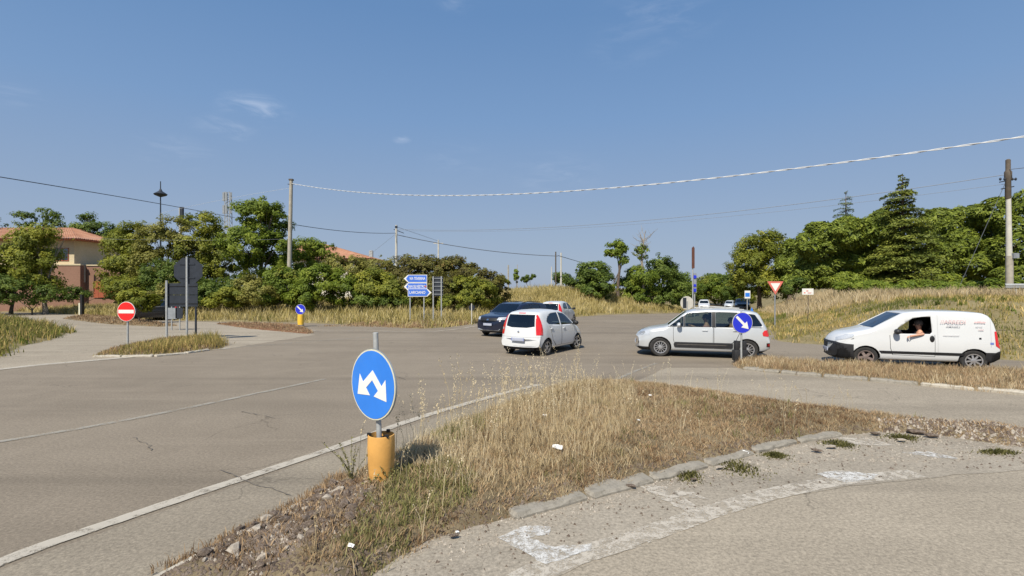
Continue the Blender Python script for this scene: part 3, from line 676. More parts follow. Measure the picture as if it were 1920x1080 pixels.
def window(parent, x0, x1, z0, z1, y, fm='garage'):
    fr = MB()
    for a, b, c, d in ((x0-.07, x0, z0-.07, z1+.07), (x1, x1+.07, z0-.07, z1+.07), (x0, x1, z1, z1+.07), (x0, x1, z0-.07, z0), ((x0+x1)/2-.03, (x0+x1)/2+.03, z0, z1)):
        fr.box(a, b, y-.06, y+.02, c, d)
    f = fr.build('window', M[fm], parent)
    MB().box(x0, x1, y-.03, y-.015, z0, z1).build('pane', M['glass_house'], f)
    MB().box(x0, x1, y-.01, y+.0, z0, z1).build('recess', M['shutter'], f)
    return f
# left house (its long front runs across the view)
hx0, hx1, hy = -72.0, -50.0, 60.0
h = empty('house', (0, 0, 0), 'terracotta roofed house, cream above and brown below, behind trees at left', 'house')
zg = 1.2
MB().box(hx0, hx1-.6, hy, hy+9, zg-2, 5.05).box(hx1-.6, -46.6, hy+.8, hy+7, zg-2, 5.0).build('lower_wall', M['stucco_brown'], h)
MB().box(hx0, hx1-1.6, hy+.35, hy+9, 5.05, 8.0).build('upper_wall', M['stucco_cream'], h)
MB().box(hx0, hx1-.5, hy-.08, hy+.34, 5.0, 5.18).box(hx1-.5, -46.5, hy+.7, hy+7.1, 4.98, 5.12).build('ledge', M['stucco_cream'], h)
rf = MB().box(hx0-1, hx1-.2, hy-.9, hy+10, 7.95, 8.12).build('roof', M['garage'], h)
tiled('roof_slope', (hx0-1, hy-1.0, 8.05), (hx1-.1, hy-1.0, 8.05), (hx1-5.5, hy+4.5, 9.9), (hx0-1, hy+4.5, 9.9), M['tile'], rf)
tiled('roof_hip', (hx1-.1, hy-1.0, 8.05), (hx1-.1, hy+10, 8.05), (hx1-5.5, hy+4.6, 9.9), (hx1-5.5, hy+4.5, 9.9), M['tile'], rf)
window(h, -53.7, -52.3, 5.6, 7.0, hy+.35); window(h, -58.8, -57.4, 5.6, 7.0, hy+.35); window(h, -64.0, -62.6, 5.6, 7.0, hy+.35)
window(h, -56.2, -55.0, 2.3, 3.6, hy)
gd = MB()
for k in range(5): gd.box(-49.6+k*.62, -49.6+k*.62+.6, hy+.68, hy+.78, zg, 3.15)
gd.build('garage_door', M['garage'], h)
MB().box(-50.05, -49.85, hy-.14, hy-.02, 3.0, 5.0).build('downpipe', M['shutter'], h)
# centre house behind the hedge
hc = empty('house', (0, 0, 0), 'low white house whose orange tiled hip roof shows above the hedge', 'house')
cx0, cx1, cy = -31.0, -19.8, 72.0
MB().box(cx0, cx1-.7, cy+.5, cy+9, -1, 6.45).build('wall', M['stucco_white'], hc)
rc = MB().box(cx0-.5, cx1, cy-.2, cy+9.6, 6.4, 6.55).build('roof', M['garage'], hc)
tiled('roof_slope', (cx0-.6, cy-.3, 6.5), (cx1+.1, cy-.3, 6.5), (cx1-8.5, cy+4.5, 8.95), (cx0-.6, cy+4.5, 8.95), M['tile'], rc)
tiled('roof_hip', (cx1+.1, cy-.3, 6.5), (cx1+.1, cy+9.7, 6.5), (cx1-8.5, cy+4.6, 8.95), (cx1-8.5, cy+4.5, 8.95), M['tile'], rc)
MB().box(-30.3, -29.6, cy+3.8, cy+4.6, 8.4, 9.4).build('chimney', M['stucco_white'], rc)
MB().box(-20.9, -20.4, cy+2.8, cy+3.3, 6.9, 7.7).lathe([(.3,0),(.3,.12),(.05,.2)], 8, 0, Matrix.Translation((-20.65, cy+3.05, 7.7))).build('chimney', M['galv'], rc)
for x in (-24.3, -22.2): window(hc, x, x+1.0, 5.0, 6.1, cy+.5)

# ------------------------------------------------------------ trees and shrubs
def pos(px, d): x = (px-960)/960*d; return (x, d, gz(x, d))
def lob(px, py, rx, ry, d, p0, dy=0, ry_m=None):
    """lobe from the place its centre is seen at; radii in photograph pixels turned to metres"""
    c = at(px, py, d); s = d/960; rxm, rzm = rx*s, ry*s
    return (c.x-p0[0], dy, c.z-p0[2], rxm, ry_m or (rxm+rzm)/2, rzm)
def ptree(name, px, d, L, n, leaf, mat, seed, label, group=None, cat='tree', tr=(.16, 2.2), bark='bark', **kw):
    p = pos(px, d); r = random.Random(seed)
    lobes = [lob(a, b, rx, ry, d, p, r.uniform(-.6, .6)*rx*d/960) for a, b, rx, ry in L]
    return tree(name, p, lobes, n, leaf, mat, seed, label, cat, group, tr, bark, **kw)
GL = 'trees in the grove on the left'
ptree('tree', 85, 46, [(80,440,34,9),(115,449,16,7),(45,478,46,34),(78,500,28,34),(30,505,50,30),(62,452,34,18),(92,530,16,12)], 15000, .17, 'leaf', 1, 'broad green tree with short pale trunk before the left house', GL, bark='bark_pale', clump=.6, gap=.25, tr=(.22, 2.4))
ptree('tree', 20, 47, [(-30,500,60,45),(5,535,40,25),(-90,480,70,55)], 9000, .18, 'leaf_dark', 2, 'dark leafy tree at the left edge of the picture beside the tiled house', GL, clump=.6)
ptree('tree', 75, 68, [(50,412,22,12),(85,405,22,14),(105,425,20,12),(65,432,32,12)], 3200, .2, 'leaf_dark', 3, 'thin crowned tree rising behind the tiled roof of the left house', GL, clump=.5, gap=.6, tr=(.2, 5))
ptree('tree', -20, 64, [(-30,425,32,22)], 2000, .2, 'leaf_dark', 4, 'dark tree cut by the left edge above the tiled roof', GL, clump=.6, tr=(.2, 5))
ptree('tree', 172, 66, [(150,430,22,14),(180,436,34,20),(205,446,26,16),(160,408,12,6)], 5200, .2, 'leaf_dark', 5, 'dark green tree between the left house roof and the grove', GL, clump=.6, gap=.4, tr=(.2, 5))
ptree('tree', 235, 50, [(225,462,34,32),(250,440,30,22),(222,508,26,30),(258,500,34,34),(246,545,40,20)], 15000, .17, 'leaf', 6, 'round green tree at the left end of the grove', GL, clump=.6, gap=.15, tr=(.2, 3))
ptree('tree', 318, 49, [(300,455,34,30),(330,430,26,20),(350,470,34,32),(300,505,38,34),(345,520,38,30)], 15000, .17, 'leaf_olive', 7, 'olive toned bushy tree behind the octagonal sign', GL, clump=.6, gap=.15, tr=(.2, 3))
ptree('tree', 405, 50, [(385,418,26,22),(410,445,34,26),(380,470,34,34),(425,490,34,36),(395,530,44,28),(350,415,13,10)], 16000, .17, 'leaf', 8, 'pale green grove tree in front of the lattice mast', GL, clump=.6, gap=.2, tr=(.2, 3))
ptree('tree', 490, 47, [(490,388,34,16),(465,402,30,18),(515,405,26,18),(490,430,44,24),(470,465,40,32),(515,470,28,36),(490,510,46,32)], 19000, .18, 'leaf_bright', 9, 'tallest tree of the grove, vivid green beside the concrete pole', GL, clump=.6, gap=.55, tr=(.25, 4))
ptree('tree', 590, 52, [(570,470,34,22),(605,470,30,16),(560,500,40,24),(600,460,16,8)], 8000, .17, 'leaf_bright', 10, 'green tree in front of the orange roof right of the concrete pole', GL, clump=.55, gap=.3, tr=(.2, 3))
HS = 'shrubs of the long hedge'
def shrub(px, d, L, n, mat, seed, label, group=HS, leaf=.14, **kw):
    kw.setdefault('clump', .42); kw.setdefault('gap', .1)
    return ptree('shrub', px, d, L, n, leaf, mat, seed, label, group, 'shrub', (.08, .6), **kw)
shrub(230, 42, [(232,545,34,22)], 5000, 'leaf', 20, 'bushy green shrub low at the left of the grove by the parked car')
shrub(395, 42, [(400,550,38,24),(440,545,34,26)], 8000, 'leaf_dark', 21, 'dark shrub right behind the octagonal sign')
shrub(450, 41, [(465,555,40,18),(500,560,26,14)], 5000, 'leaf_bright', 22, 'low bright shrub spilling over dry grass left of the distant arrow sign')
shrub(520, 40.5, [(520,528,36,28),(548,545,36,30),(500,545,30,24)], 11000, 'leaf_bright', 23, 'bright green bramble shrub left of the distant blue arrow sign')
shrub(600, 40, [(600,530,44,32),(640,545,40,28),(575,555,30,20)], 13000, 'leaf_bright', 24, 'large bright shrub bulging forward at the middle of the hedge')
shrub(655, 44, [(650,508,46,26),(700,510,40,28)], 10000, 'leaf_olive', 25, 'olive brown shrub below the orange roof')
shrub(700, 41, [(700,540,44,34),(735,550,34,26)], 11000, 'leaf', 26, 'mid green shrub left of the blue direction signs')
shrub(765, 44, [(760,508,44,26),(800,508,40,26)], 10000, 'leaf_brown', 27, 'brownish shrub towering behind the blue direction signs')
shrub(785, 42, [(780,545,42,28),(820,545,38,30)], 9000, 'leaf_brown', 28, 'brown green shrub directly behind the grey back of the twin post sign')
shrub(860, 44, [(845,508,40,26),(882,520,34,24)], 10000, 'leaf_brown', 29, 'reddish topped shrub right of the twin post sign')
shrub(865, 41.5, [(870,548,42,26),(905,552,30,22)], 9000, 'leaf', 30, 'green shrub behind the small round sign')
shrub(925, 44, [(915,532,26,24),(938,552,20,18)], 6000, 'leaf_brown', 31, 'last low shrub at the right end of the hedge')
shrub(300, 40.5, [(300,560,34,14),(330,552,26,20)], 5500, 'leaf_olive', 37, 'olive brush at ground level behind the dark parked car')
shrub(425, 40, [(410,562,30,13),(440,556,26,16)], 5000, 'leaf', 38, 'low green brush filling the gap right of the octagonal sign')
shrub(490, 40.5, [(490,552,30,20),(470,540,24,22)], 6500, 'leaf_olive', 39, 'olive brush below the tallest tree of the grove')
shrub(560, 41, [(560,560,26,14),(540,520,26,18)], 5000, 'leaf', 46, 'green brush at the foot of the tall concrete pole')
shrub(730, 40.5, [(690,566,30,12),(740,566,30,12)], 4500, 'leaf_dark', 47, 'dark low brush between the large bright shrub and the blue direction signs')
shrub(840, 40.5, [(820,566,26,11),(860,566,30,11)], 4500, 'leaf', 48, 'low brush right of the grey twin post panel')
shrub(262, 34, [(262,560,24,15),(285,568,14,8)], 3500, 'leaf', 32, 'leafy bush in front of the tail of the dark parked car')
shrub(140, 52, [(130,552,30,12),(215,560,20,10)], 3500, 'leaf_dark', 33, 'dark bushes under the left house wall')
shrub(60, 45, [(20,545,70,28),(90,550,24,14),(-60,540,60,36)], 13000, 'leaf_dark', 34, 'dark undergrowth below the broad tree at the left edge')
shrub(345, 43, [(330,540,50,34),(300,520,40,30)], 9000, 'leaf_dark', 35, 'dark shrubbery right behind the dark direction board')
# right of the mound
FR = 'trees right of the grass mound'
ptree('tree', 1112, 50, [(1110,510,26,20),(1098,530,26,22),(1128,535,22,22),(1115,550,26,16)], 11000, .17, 'leaf_dark', 40, 'small dark round tree standing on the slope right of the grass mound', FR, clump=.5, gap=.2)
ptree('tree', 1190, 54, [(1180,540,26,22),(1200,520,30,20),(1185,560,30,18),(1215,545,26,24)], 12000, .16, 'leaf_bright', 41, 'yellow green tree beneath the bare branches', FR, clump=.5, gap=.1, tr=(.2, 2))
ptree('tree', 1158, 52, [(1155,466,17,13),(1145,478,12,8),(1170,488,8,6),(1148,540,10,8)], 2200, .2, 'leaf_bright', 42, 'leaning branch tree holding one leafy tuft above the others', FR, clump=.4, gap=.2, tr=(.18, 4.5))
ptree('tree', 1245, 56, [(1238,502,26,20),(1250,530,34,26),(1230,560,40,22),(1262,548,28,24)], 14000, .17, 'leaf_dark', 43, 'dense dark tree right of the bare branches', FR, clump=.55, gap=.15)
# bare top
p = pos(1205, 53); r = random.Random(3); mb = MB()
t0 = Vector((0, 0, -.2)); t1 = at(1203, 480, 53)-Vector(p); t2 = at(1210, 432, 53)-Vector(p)
mb.tube([t0, t0.lerp(t1, .5)+Vector((.1, 0, 0)), t1, t1.lerp(t2, .5), t2], [.17,.14,.11,.07,.02], 7)
for k in range(26):
    s = t1.lerp(t2, r.uniform(-.3, .8)); e = s+Vector((r.uniform(-1.3, 1.3), r.uniform(-.8, .8), r.uniform(.3, 1.3))); m_ = s.lerp(e, .5)+Vector((r.uniform(-.15, .15), 0, -.1))
    mb.tube([s, m_, e], [.035, .022, .008], 5)
    for q in range(2): mb.tube([m_, m_+Vector((r.uniform(-.5, .5), r.uniform(-.3, .3), r.uniform(.1, .7)))], [.016, .005], 4)
dead = empty('bare_tree', p, 'half dead tree with bare pale twigs reaching above the trees by the junction', 'tree')
mb.build('trunk', M['bark_pale'], dead)
link('leaf_tuft', crown_mesh('leaf_tuft', [(t1.x, 0, t1.z+.4, .8, .6, .7)], 500, .17, M['leaf_bright'], 44, clump=.3, gap=.3), dead)
# far wood closing the road
FW = 'trees of the far wood across the road'
for i, (px, d, L, m_) in enumerate([(1285, 88, [(1285,535,30,20),(1270,550,26,20)], 'leaf_bright'), (1325, 125, [(1320,538,26,20),(1335,552,34,14)], 'leaf'), (1352, 120, [(1350,536,26,20),(1360,553,24,16)], 'leaf_bright'),
                                   (1300, 122, [(1300,545,30,18),(1290,556,24,14)], 'leaf_dark'), (1378, 112, [(1378,534,24,22),(1385,552,24,18)], 'leaf_dark'), (1340, 132, [(1342,530,30,14)], 'leaf_dark')]):
    ptree('tree', px, d, L, 6500, .3, m_, 50+i, ['yellow green tree at the left end of the far wood', 'mid green tree at the centre of the far wood above the white car', 'bright far tree above the distant silver car', 'dark low tree of the far wood behind the tall brown sign', 'dark tree at the right end of the far wood', 'tree showing only its dark top above the far wood'][i], FW, clump=1.0, gap=.05, tr=(.25, 3))
ptree('tree', 1425, 62, [(1415,470,38,24),(1440,450,26,16),(1400,500,36,28),(1440,500,44,34),(1420,535,50,26),(1465,530,34,30),(1385,520,16,20)], 22000, .2, 'leaf', 60, 'large ragged broadleaf tree left of the umbrella pines', None, clump=.75, gap=.25, tr=(.3, 4))
ptree('shrub', 1490, 44, [(1485,538,16,12),(1500,532,12,9)], 2500, .15, 'leaf_dark', 61, 'small blue green bush beside the red and white triangle sign', None, 'shrub', (.06, .5), clump=.35)
# stone pines
PN = 'umbrella pines on the right bank'
def pine(px, d, L, n, seed, label, trk, **kw):
    p = pos(px, d); r = random.Random(seed); lobes = [lob(a, b, rx, ry, d, p, r.uniform(-.5, .5)*rx*d/960) for a, b, rx, ry in L]
    root = empty('umbrella_pine', p, label, 'pine tree', PN)
    trunk_mb(trk[0], trk[1], [(l[0], l[1], l[2]-.2*l[5]) for l in lobes], seed).build('trunk', M['bark'], root)
    link('crown', dome_mesh('crown', lobes, int(n*2.3), .27, M['pine'], seed, .38), root)
pine(1565, 52, [(1520,528,40,22),(1580,530,52,22),(1625,528,40,24),(1560,445,62,34),(1600,455,44,36),(1525,465,40,34),(1570,490,62,34),(1530,505,38,24),(1600,510,40,24)], 40000, 70, 'round topped umbrella pine at the left end of the row', (.3, 4))
pine(1795, 54, [(1760,525,50,24),(1830,528,60,24),(1750,490,40,34),(1780,425,52,34),(1820,415,60,36),(1850,450,60,44),(1780,470,50,40),(1820,500,60,34)], 38000, 71, 'broad umbrella pine between the cedar and the utility pole', (.35, 4.5))
pine(1905, 50, [(1900,525,60,26),(1980,530,80,26),(1890,400,44,32),(1940,395,60,36),(1930,450,60,50),(1890,470,40,40),(1960,500,80,40),(2030,430,70,50)], 34000, 72, 'umbrella pine cut by the right edge behind the utility pole', (.35, 4.5))
pine(1645, 60, [(1650,490,60,34),(1660,525,70,24),(1650,420,40,24),(1640,450,44,30)], 24000, 73, 'pine crown filling the gap left of the cedar', (.3, 5))
pine(1480, 60, [(1485,530,40,24),(1485,470,26,20),(1480,500,30,26)], 14000, 74, 'small pine crown left behind the round topped pine', (.25, 4))
# cedar: tiers of drooping sprays
def conifer(name, px, d, top, base, wpx, n, seed, label, cat, lay=16, mat='cedar', ragged=.35, leafs=.2):
    p = pos(px, d); g = np.random.RandomState(seed); r = random.Random(seed); zt = at(px, top, d).z-p[2]; zb = at(px, base, d).z-p[2]; W_ = wpx*d/960
    root = empty(name, p, label, cat); mb = MB(); mb.tube([(0,0,-.3),(0,0,zt*.5),(0,0,zt)], [.28,.18,.03], 8); P = []; Nn = []; T = []
    tot = []
    for i in range(lay):
        t = i/(lay-1); z = zb+(zt-zb)*t; rad = W_*(1-t)**.7*(.9+.2*r.random())+.25
        k = max(4, int(9*(1-t*.5)))
        for j in range(k):
            a = 6.283*(j+r.random()*.7)/k+i; L = rad*r.uniform(1-ragged, 1.08); tot.append((z+r.uniform(-.2, .2), a, L))
    wsum = sum(x[2]**1.3 for x in tot)
    for z, a, L in tot:
        e = Vector((math.cos(a)*L, math.sin(a)*L, -.10*L+.05)); mb.tube([(0,0,z), Vector((0,0,z))+e*.5+Vector((0,0,.12*L)), Vector((0,0,z))+e], [.05,.03,.01], 4)
        k = int(n*L**1.3/wsum); u = g.rand(k)**.6; wv = (g.rand(k)-.5)*2*(.15+.34*L*np.sin(np.clip(u, 0, 1)*2.6))
        dx, dy = math.cos(a), math.sin(a); zc = z+e.z*u+.12*L*np.sin(u*3.14)+g.randn(k)*.07-.06*np.abs(wv)
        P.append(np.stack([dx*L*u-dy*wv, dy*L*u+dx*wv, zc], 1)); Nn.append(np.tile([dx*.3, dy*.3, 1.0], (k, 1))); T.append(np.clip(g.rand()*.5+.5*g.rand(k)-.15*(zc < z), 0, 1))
    P = np.vstack(P); Nn = np.vstack(Nn); T = np.concatenate(T); V, F = leaves(P, Nn, leafs, .45, g)
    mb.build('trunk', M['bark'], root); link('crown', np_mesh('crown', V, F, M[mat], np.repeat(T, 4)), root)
conifer('cedar', 1692, 50, 332, 528, 84, 42000, 80, 'tall layered cedar rising above the pines', 'cedar tree', 22, ragged=.62, leafs=.25)
conifer('fir_tree', 1586, 66, 362, 500, 44, 14000, 81, 'narrow fir tip showing behind the umbrella pines', 'fir tree', 14, mat='leaf_dark', leafs=.18)
# bright hedge / vines in front of the pines
for i, px in enumerate(range(1592, 1990, 44)):
    d = 37-(px-1592)/400*5
    shrub(px, d, [(px,541,25,11),(px+20,539+((i*7) % 5),20,10)], 4200, 'leaf_bright', 90+i, 'bright green bush in the row before the pines, %s' % ['at its left end','second from its left end','third from its left end','fourth from its left end','right of the row middle','between row middle and utility pole','just left of the utility pole','beside the foot of the utility pole','at the right edge of the picture','beyond the right edge'][min(i, 9)], 'bushes of the bright row before the pines', .13, clump=.34)
# trees on the horizon left of centre
ptree('tree', 1056, 80, [(1050,520,12,8),(1062,524,14,10)], 1500, .25, 'leaf_dark', 110, 'far dark treetop behind the mound beside the pair of thin poles', None, clump=.6, tr=(.15, 2))
ptree('cypress', 968, 66, [(968,520,4,9),(968,513,2.5,8)], 1000, .16, 'leaf_bright', 111, 'tiny bright green cypress on the skyline of the mound', None, clump=.25, tr=(.06, 1))
ptree('shrub', 994, 70, [(994,520,9,4),(985,524,8,4)], 900, .2, 'leaf_dark', 112, 'low dark palm like bush on the skyline of the mound', None, 'shrub', clump=.3, tr=(.08, 1))
ptree('shrub', 938, 60, [(936,524,10,6),(946,530,10,6)], 1300, .17, 'leaf', 113, 'small bush where the hedge meets the mound', None, 'shrub', clump=.3, tr=(.08, 1))

# ------------------------------------------------------------ grass (nobody could count it)
zt_ = lambda X, Y: base_z(X, Y)+gz_parts(X, Y)[0]-.06
def inpoly(pts): return [gp(*p) if len(p) == 2 else p[:2] for p in pts]
VG = [(-60,72),(-58,60),(-39,45.6)]+[gp(*p) for p in ((250,599),(420,603),(560,605),(700,611),(790,617),(860,612),(900,606),(1000,599),(1080,594),(1180,587),(1280,582.4))]+[(24,69),(30,84),(20,84),(10,64),(-20,58),(-60,74)]
meadow('dry_verge_grass', VG, 15000, 5, .35, .95, .042, 'grass_gold', 200, zt_, 'tall straw coloured grass along the far verge below the hedge', spread=.14, tlo=.15, thi=1, hmod=lambda X, Y: .45+.55*ss(poly_sd(VERGE, X, Y)/1.6))
meadow('green_verge_grass', VG, 5500, 5, .3, .7, .036, 'grass_mix', 201, zt_, 'greenish patches of grass in the far verge', spread=.16, dens=lambda X, Y: (wob(X, Y, .6, 31) > -.15)*1.0, tlo=0, thi=.7)
MO = [(-3,45),(2,42.5),(6,43),(12,50),(18,56),(18,62),(-6,62),(-6,52)]
meadow('mound_grass', MO, 5500, 5, .4, .9, .044, 'grass_gold', 202, zt_, 'pale grass covering the mound right of the hedge', spread=.14, tlo=.3, thi=1)
RB = [(22.3,48),(17.4,37),(14.1,28),(11.8,22.9),(12.2,21.9),(13.6,20.9),(16.1,16.9),(19.3,14.8),(34,11),(48,24),(48,44),(34,52),(30,66)]
meadow('bank_grass', RB, 19000, 5, .10, .34, .028, 'grass_mix', 203, zt_, 'short mixed dry and green grass on the right bank behind the van', spread=.12, tlo=.1, thi=1, tmod=lambda X, Y: -.45*ss((wob(X, Y, .55, 77)-.05)/.35)+.12*(wob(X, Y, 1.3, 70) > .4))
meadow('bank_top_grass', [(18,33),(20,28),(26,25),(40,24),(46,44),(30,52),(24,50)], 9000, 5, .4, .8, .030, 'grass_dry', 204, zt_, 'taller pale grass along the crest of the right bank', spread=.12, tlo=.2, thi=.95)
meadow('bank_weeds', RB, 1500, 12, .10, .32, .05, 'grass_green', 205, zt_, 'clumps of green weeds on the right bank', 'weeds', spread=.10, dens=lambda X, Y: (wob(X, Y, .7, 55) > .1)*1.0)
LB = [(-14.6,13),(-17.5,17.8),(-20.0,21.1),(-21.0,23.4),(-23,27),(-30,33),(-46,41.5),(-60,44),(-60,18),(-30,10)]
meadow('left_bank_grass', LB, 10000, 5, .25, .7, .034, 'grass_mix', 206, zt_, 'long grass on the bank at the left edge of the picture', spread=.13, tlo=.0, thi=.9)
meadow('left_bank_green', LB, 6000, 5, .2, .5, .03, 'grass_green', 207, zt_, 'green grass low on the bank at the left edge', spread=.12, dens=lambda X, Y: (poly_sd(np.array(LB), X, Y) < 3)*1.0)
meadow('splitter_grass', PA, 700, 9, .12, .42, .016, 'grass_mix', 208, fA, 'rough grass on the small island around the no entry sign', spread=.10, tlo=.1, thi=.9, dens=lambda X, Y: (X > -14.2)*1.0, hmod=lambda X, Y: .5+.9*ss((X+14.2)/1.6))
meadow('splitter_low_plants', PA, 1100, 9, .04, .16, .02, 'grass_red', 209, fA, 'reddish low plants at the edge of the small island', 'plants', spread=.10)
meadow('street_island_plants', PB, 900, 8, .05, .22, .03, 'grass_red', 210, fB, 'reddish weeds on the low island in the side street', 'plants', spread=.1)
meadow('nose_island_plants', PC, 500, 8, .04, .18, .03, 'grass_red', 211, fC, 'dry weeds around the distant yellow bollard', 'plants', spread=.1)
meadow('median_grass', PD, 2600, 9, .05, .22, .012, 'grass_red', 212, fD, 'dry russet grass along the island in front of the van', spread=.07, tlo=.2, thi=1)
meadow('median_straw', PD, 1300, 8, .08, .28, .010, 'grass_dry', 213, fD, 'straw on the island in front of the van', spread=.07)
# main island: russet mat, straw, tall oats
EG = G([(560,1085),(610,1010),(690,955),(668,905),(735,870),(815,823),(930,774),(1040,733),(1100,725),(1180,727),(1300,741),(1500,771),(1690,794),(1760,801),(1650,808),(1560,816),(1450,837),(1340,864),(1200,902),(1100,934),(930,976),(860,996),(780,1036),(690,1090)])
meadow('island_low_plants', EG, 8500, 8, .03, .11, .009, 'grass_red', 220, fE, 'russet dried ground plants matting the big island', 'plants', spread=.05, lean=.9, tlo=.1, thi=1, dens=lambda X, Y: np.clip(1.15+.9*wob(X, Y, 2.6, 66), .25, 1), tmod=lambda X, Y: -.30*(wob(X, Y, 1.4, 67) > .15))
meadow('island_dry_grass', EG, 4200, 7, .05, .17, .0065, 'grass_dry', 221, fE, 'short straw coloured grass all over the big island', spread=.045, lean=.75, tlo=.1, thi=.95, dens=lambda X, Y: np.clip(.8+1.3*wob(X, Y, 1.9, 68), .1, 1), hmod=lambda X, Y: .75+.6*np.clip(wob(X, Y, 1.5, 69), -.5, 1))
meadow('island_green_tufts', EG, 330, 10, .06, .2, .009, 'weed', 227, fE, 'small green and olive tufts scattered over the big island', 'weeds', spread=.05, dens=lambda X, Y: (wob(X, Y, 1.7, 71) > .1)*1.0)
E1 = G([(735,890),(790,842),(900,790),(1000,750),(1080,735),(1180,740),(1200,800),(1150,870),(1050,905),(930,945),(830,940)])
meadow('island_straw', E1, 1900, 7, .10, .30, .006, 'grass_dry', 222, fE, 'dense pale straw left of the middle of the big island', spread=.045, lean=.5, tlo=.4, thi=1)
E2 = G([(745,880),(800,838),(900,785),(1000,752),(1090,742),(1130,800),(1050,860),(950,900),(830,920)])
meadow('wild_oats', E2, 150, 2, .55, 1.15, .0055, 'grass_dry', 223, fE, 'tall wild oat stalks with seed heads standing on the big island', spread=.05, lean=.22, tlo=.6, thi=1, head=22)
meadow('sparse_oats', EG, 90, 2, .35, .8, .0065, 'grass_dry', 224, fE, 'scattered tall stalks on the big island', spread=.04, lean=.25, tlo=.5, thi=1, head=14)
E3 = G([(640,1060),(700,960),(760,905),(850,900),(900,940),(860,980),(780,1020),(700,1085)])
meadow('green_weeds', E3, 420, 9, .04, .15, .009, 'weed', 225, fE, 'grey green weeds in front of the yellow bollard', 'weeds', spread=.045, lean=.7)
E4 = G([(790,850),(850,820),(900,800),(910,835),(850,870)])
meadow('dark_weeds', E4, 60, 9, .10, .26, .010, 'weed', 226, fE, 'dark green weeds right of the yellow bollard', 'weeds', spread=.05)
def moss(P_, sd_):
    q = np.array(G(P_)); cx, cy = q.mean(0); rx, ry = np.ptp(q[:, 0])/2, np.ptp(q[:, 1])/2; g = np.random.RandomState(sd_); n = 420
    p = np.stack([cx+g.randn(n)*rx*.45, cy+g.randn(n)*ry*.45, np.full(n, .01)], 1); r = np.hypot((p[:, 0]-cx)/rx, (p[:, 1]-cy)/ry)
    o = blades('moss_tuft', p, (.02+.06*g.rand(n))*np.clip(1.3-r, .3, 1), .010+.008*g.rand(n), .9, np.clip(g.rand(n)*.8+.2*(r > .8), 0, 1), M['moss'], sd_)
    tag(o, ['olive moss tuft at the kerb nearest the white scrap end of the kerb row', 'widest olive moss tuft at the crumbled kerb edge', 'moss tuft above the middle white paint patch', 'moss tuft at the far end of the kerb row', 'moss tuft at the right edge below the broken kerb', 'smallest moss tuft between two kerb stones'][sd_-230], 'moss')
for i, P_ in enumerate([[(1265,880),(1310,880),(1310,908),(1270,910)], [(1340,868),(1400,858),(1430,880),(1400,900),(1350,892)], [(1545,828),(1590,826),(1600,842),(1560,846)], [(1670,815),(1710,816),(1710,830),(1675,830)],[(1840,845),(1900,845),(1900,855),(1845,856)],[(1435,850),(1470,850),(1470,862),(1440,864)]]):
    moss(P_, 230+i)
meadow('rubble_weeds', RUB, 260, 8, .03, .12, .010, 'grass_red', 240, fE, 'dead weeds between the broken stones', 'weeds', spread=.05, lean=.8)
meadow('edge_weeds', G([(290,1078),(400,1024),(560,943),(640,890),(665,905),(560,960),(400,1042)]), 330, 8, .03, .11, .008, 'grass_red', 241, lambda X, Y: np.zeros(X.shape)+.02, 'thin weeds along the kerb of the left lane', 'weeds', spread=.05)
meadow('verge_foot_plants', G([(600,612),(700,607),(800,606),(880,600),(900,604),(860,611),(790,616),(700,613)]), 1500, 8, .05, .25, .03, 'grass_red', 242, zt_, 'reddish low plants at the foot of the direction signs', 'plants', spread=.12)
TIP = G([(1640,802),(1760,800),(1860,804),(1930,818),(2060,842),(1930,842),(1850,830),(1760,817),(1650,812)])
o = gravel('tip_rubble', TIP, 2200, .01, .05, fE, M['stone'], 8); tag(o, 'crumbled asphalt and stone covering the right tip of the big island', 'rubble')
o = gravel('tip_pale_rubble', TIP, 1500, .01, .045, fE, M['stone_pale'], 9); tag(o, 'pale broken concrete covering the right tip of the big island', 'rubble')
meadow('tip_weeds', TIP, 260, 8, .03, .11, .012, 'grass_red', 243, fE, 'thin dead weeds on the rubble at the right tip of the big island', 'weeds', spread=.06, lean=.8)
SOE = G([(690,1085),(860,1000),(1100,937),(1340,868),(1560,820),(1650,808),(1560,812),(1340,850),(1100,915),(860,975),(690,1060)])
o = gravel('kerb_grit', SOE, 2600, .006, .03, fE, M['stone'], 10); tag(o, 'brown grit and crumbs between the kerb stones and the dry grass', 'gravel')
# leafy stems beside the big bollard
g = np.random.RandomState(9)
def stem_plant(px, py, h_, ns, seed, label, spread=.25):
    x, y = gp(px, py, .12); r = random.Random(seed); root = empty('weed_plant', (x, y, .1), label, 'weed', 'leafy weeds by the big bollard'); mb = MB(); P = []; Nn = []
    for k in range(ns):
        a = r.uniform(0, 6.28); e = Vector((math.cos(a)*spread*r.uniform(.3, 1), math.sin(a)*spread*r.uniform(.3, 1), h_*r.uniform(.6, 1))); m_ = Vector((e.x*.35, e.y*.35, e.z*.55)); mb.tube([(0,0,0), m_, e], [.004,.003,.0015], 4)
        for q in range(26):
            u = q/26; c = (Vector((0,0,0)).lerp(m_, u*2) if u < .5 else m_.lerp(e, u*2-1)); dd = Vector((r.uniform(-1, 1), r.uniform(-1, 1), r.uniform(-.2, .8))); P.append(c+dd*.014); Nn.append(dd)
    V, F = leaves(np.array([tuple(p) for p in P]), np.array([tuple(p) for p in Nn]), .032, .45, g)
    mb.build('stem', M['weed'], root); link('leaves', np_mesh('leaves', V, F, M['weed'], np.repeat(g.rand(len(P)), 4)), root)['kind'] = 'stuff'
stem_plant(660, 905, .52, 9, 1, 'leafy green weed leaning out left of the big yellow bollard', .34)
stem_plant(730, 915, .42, 7, 2, 'leafy weed climbing the front of the big yellow bollard', .14)
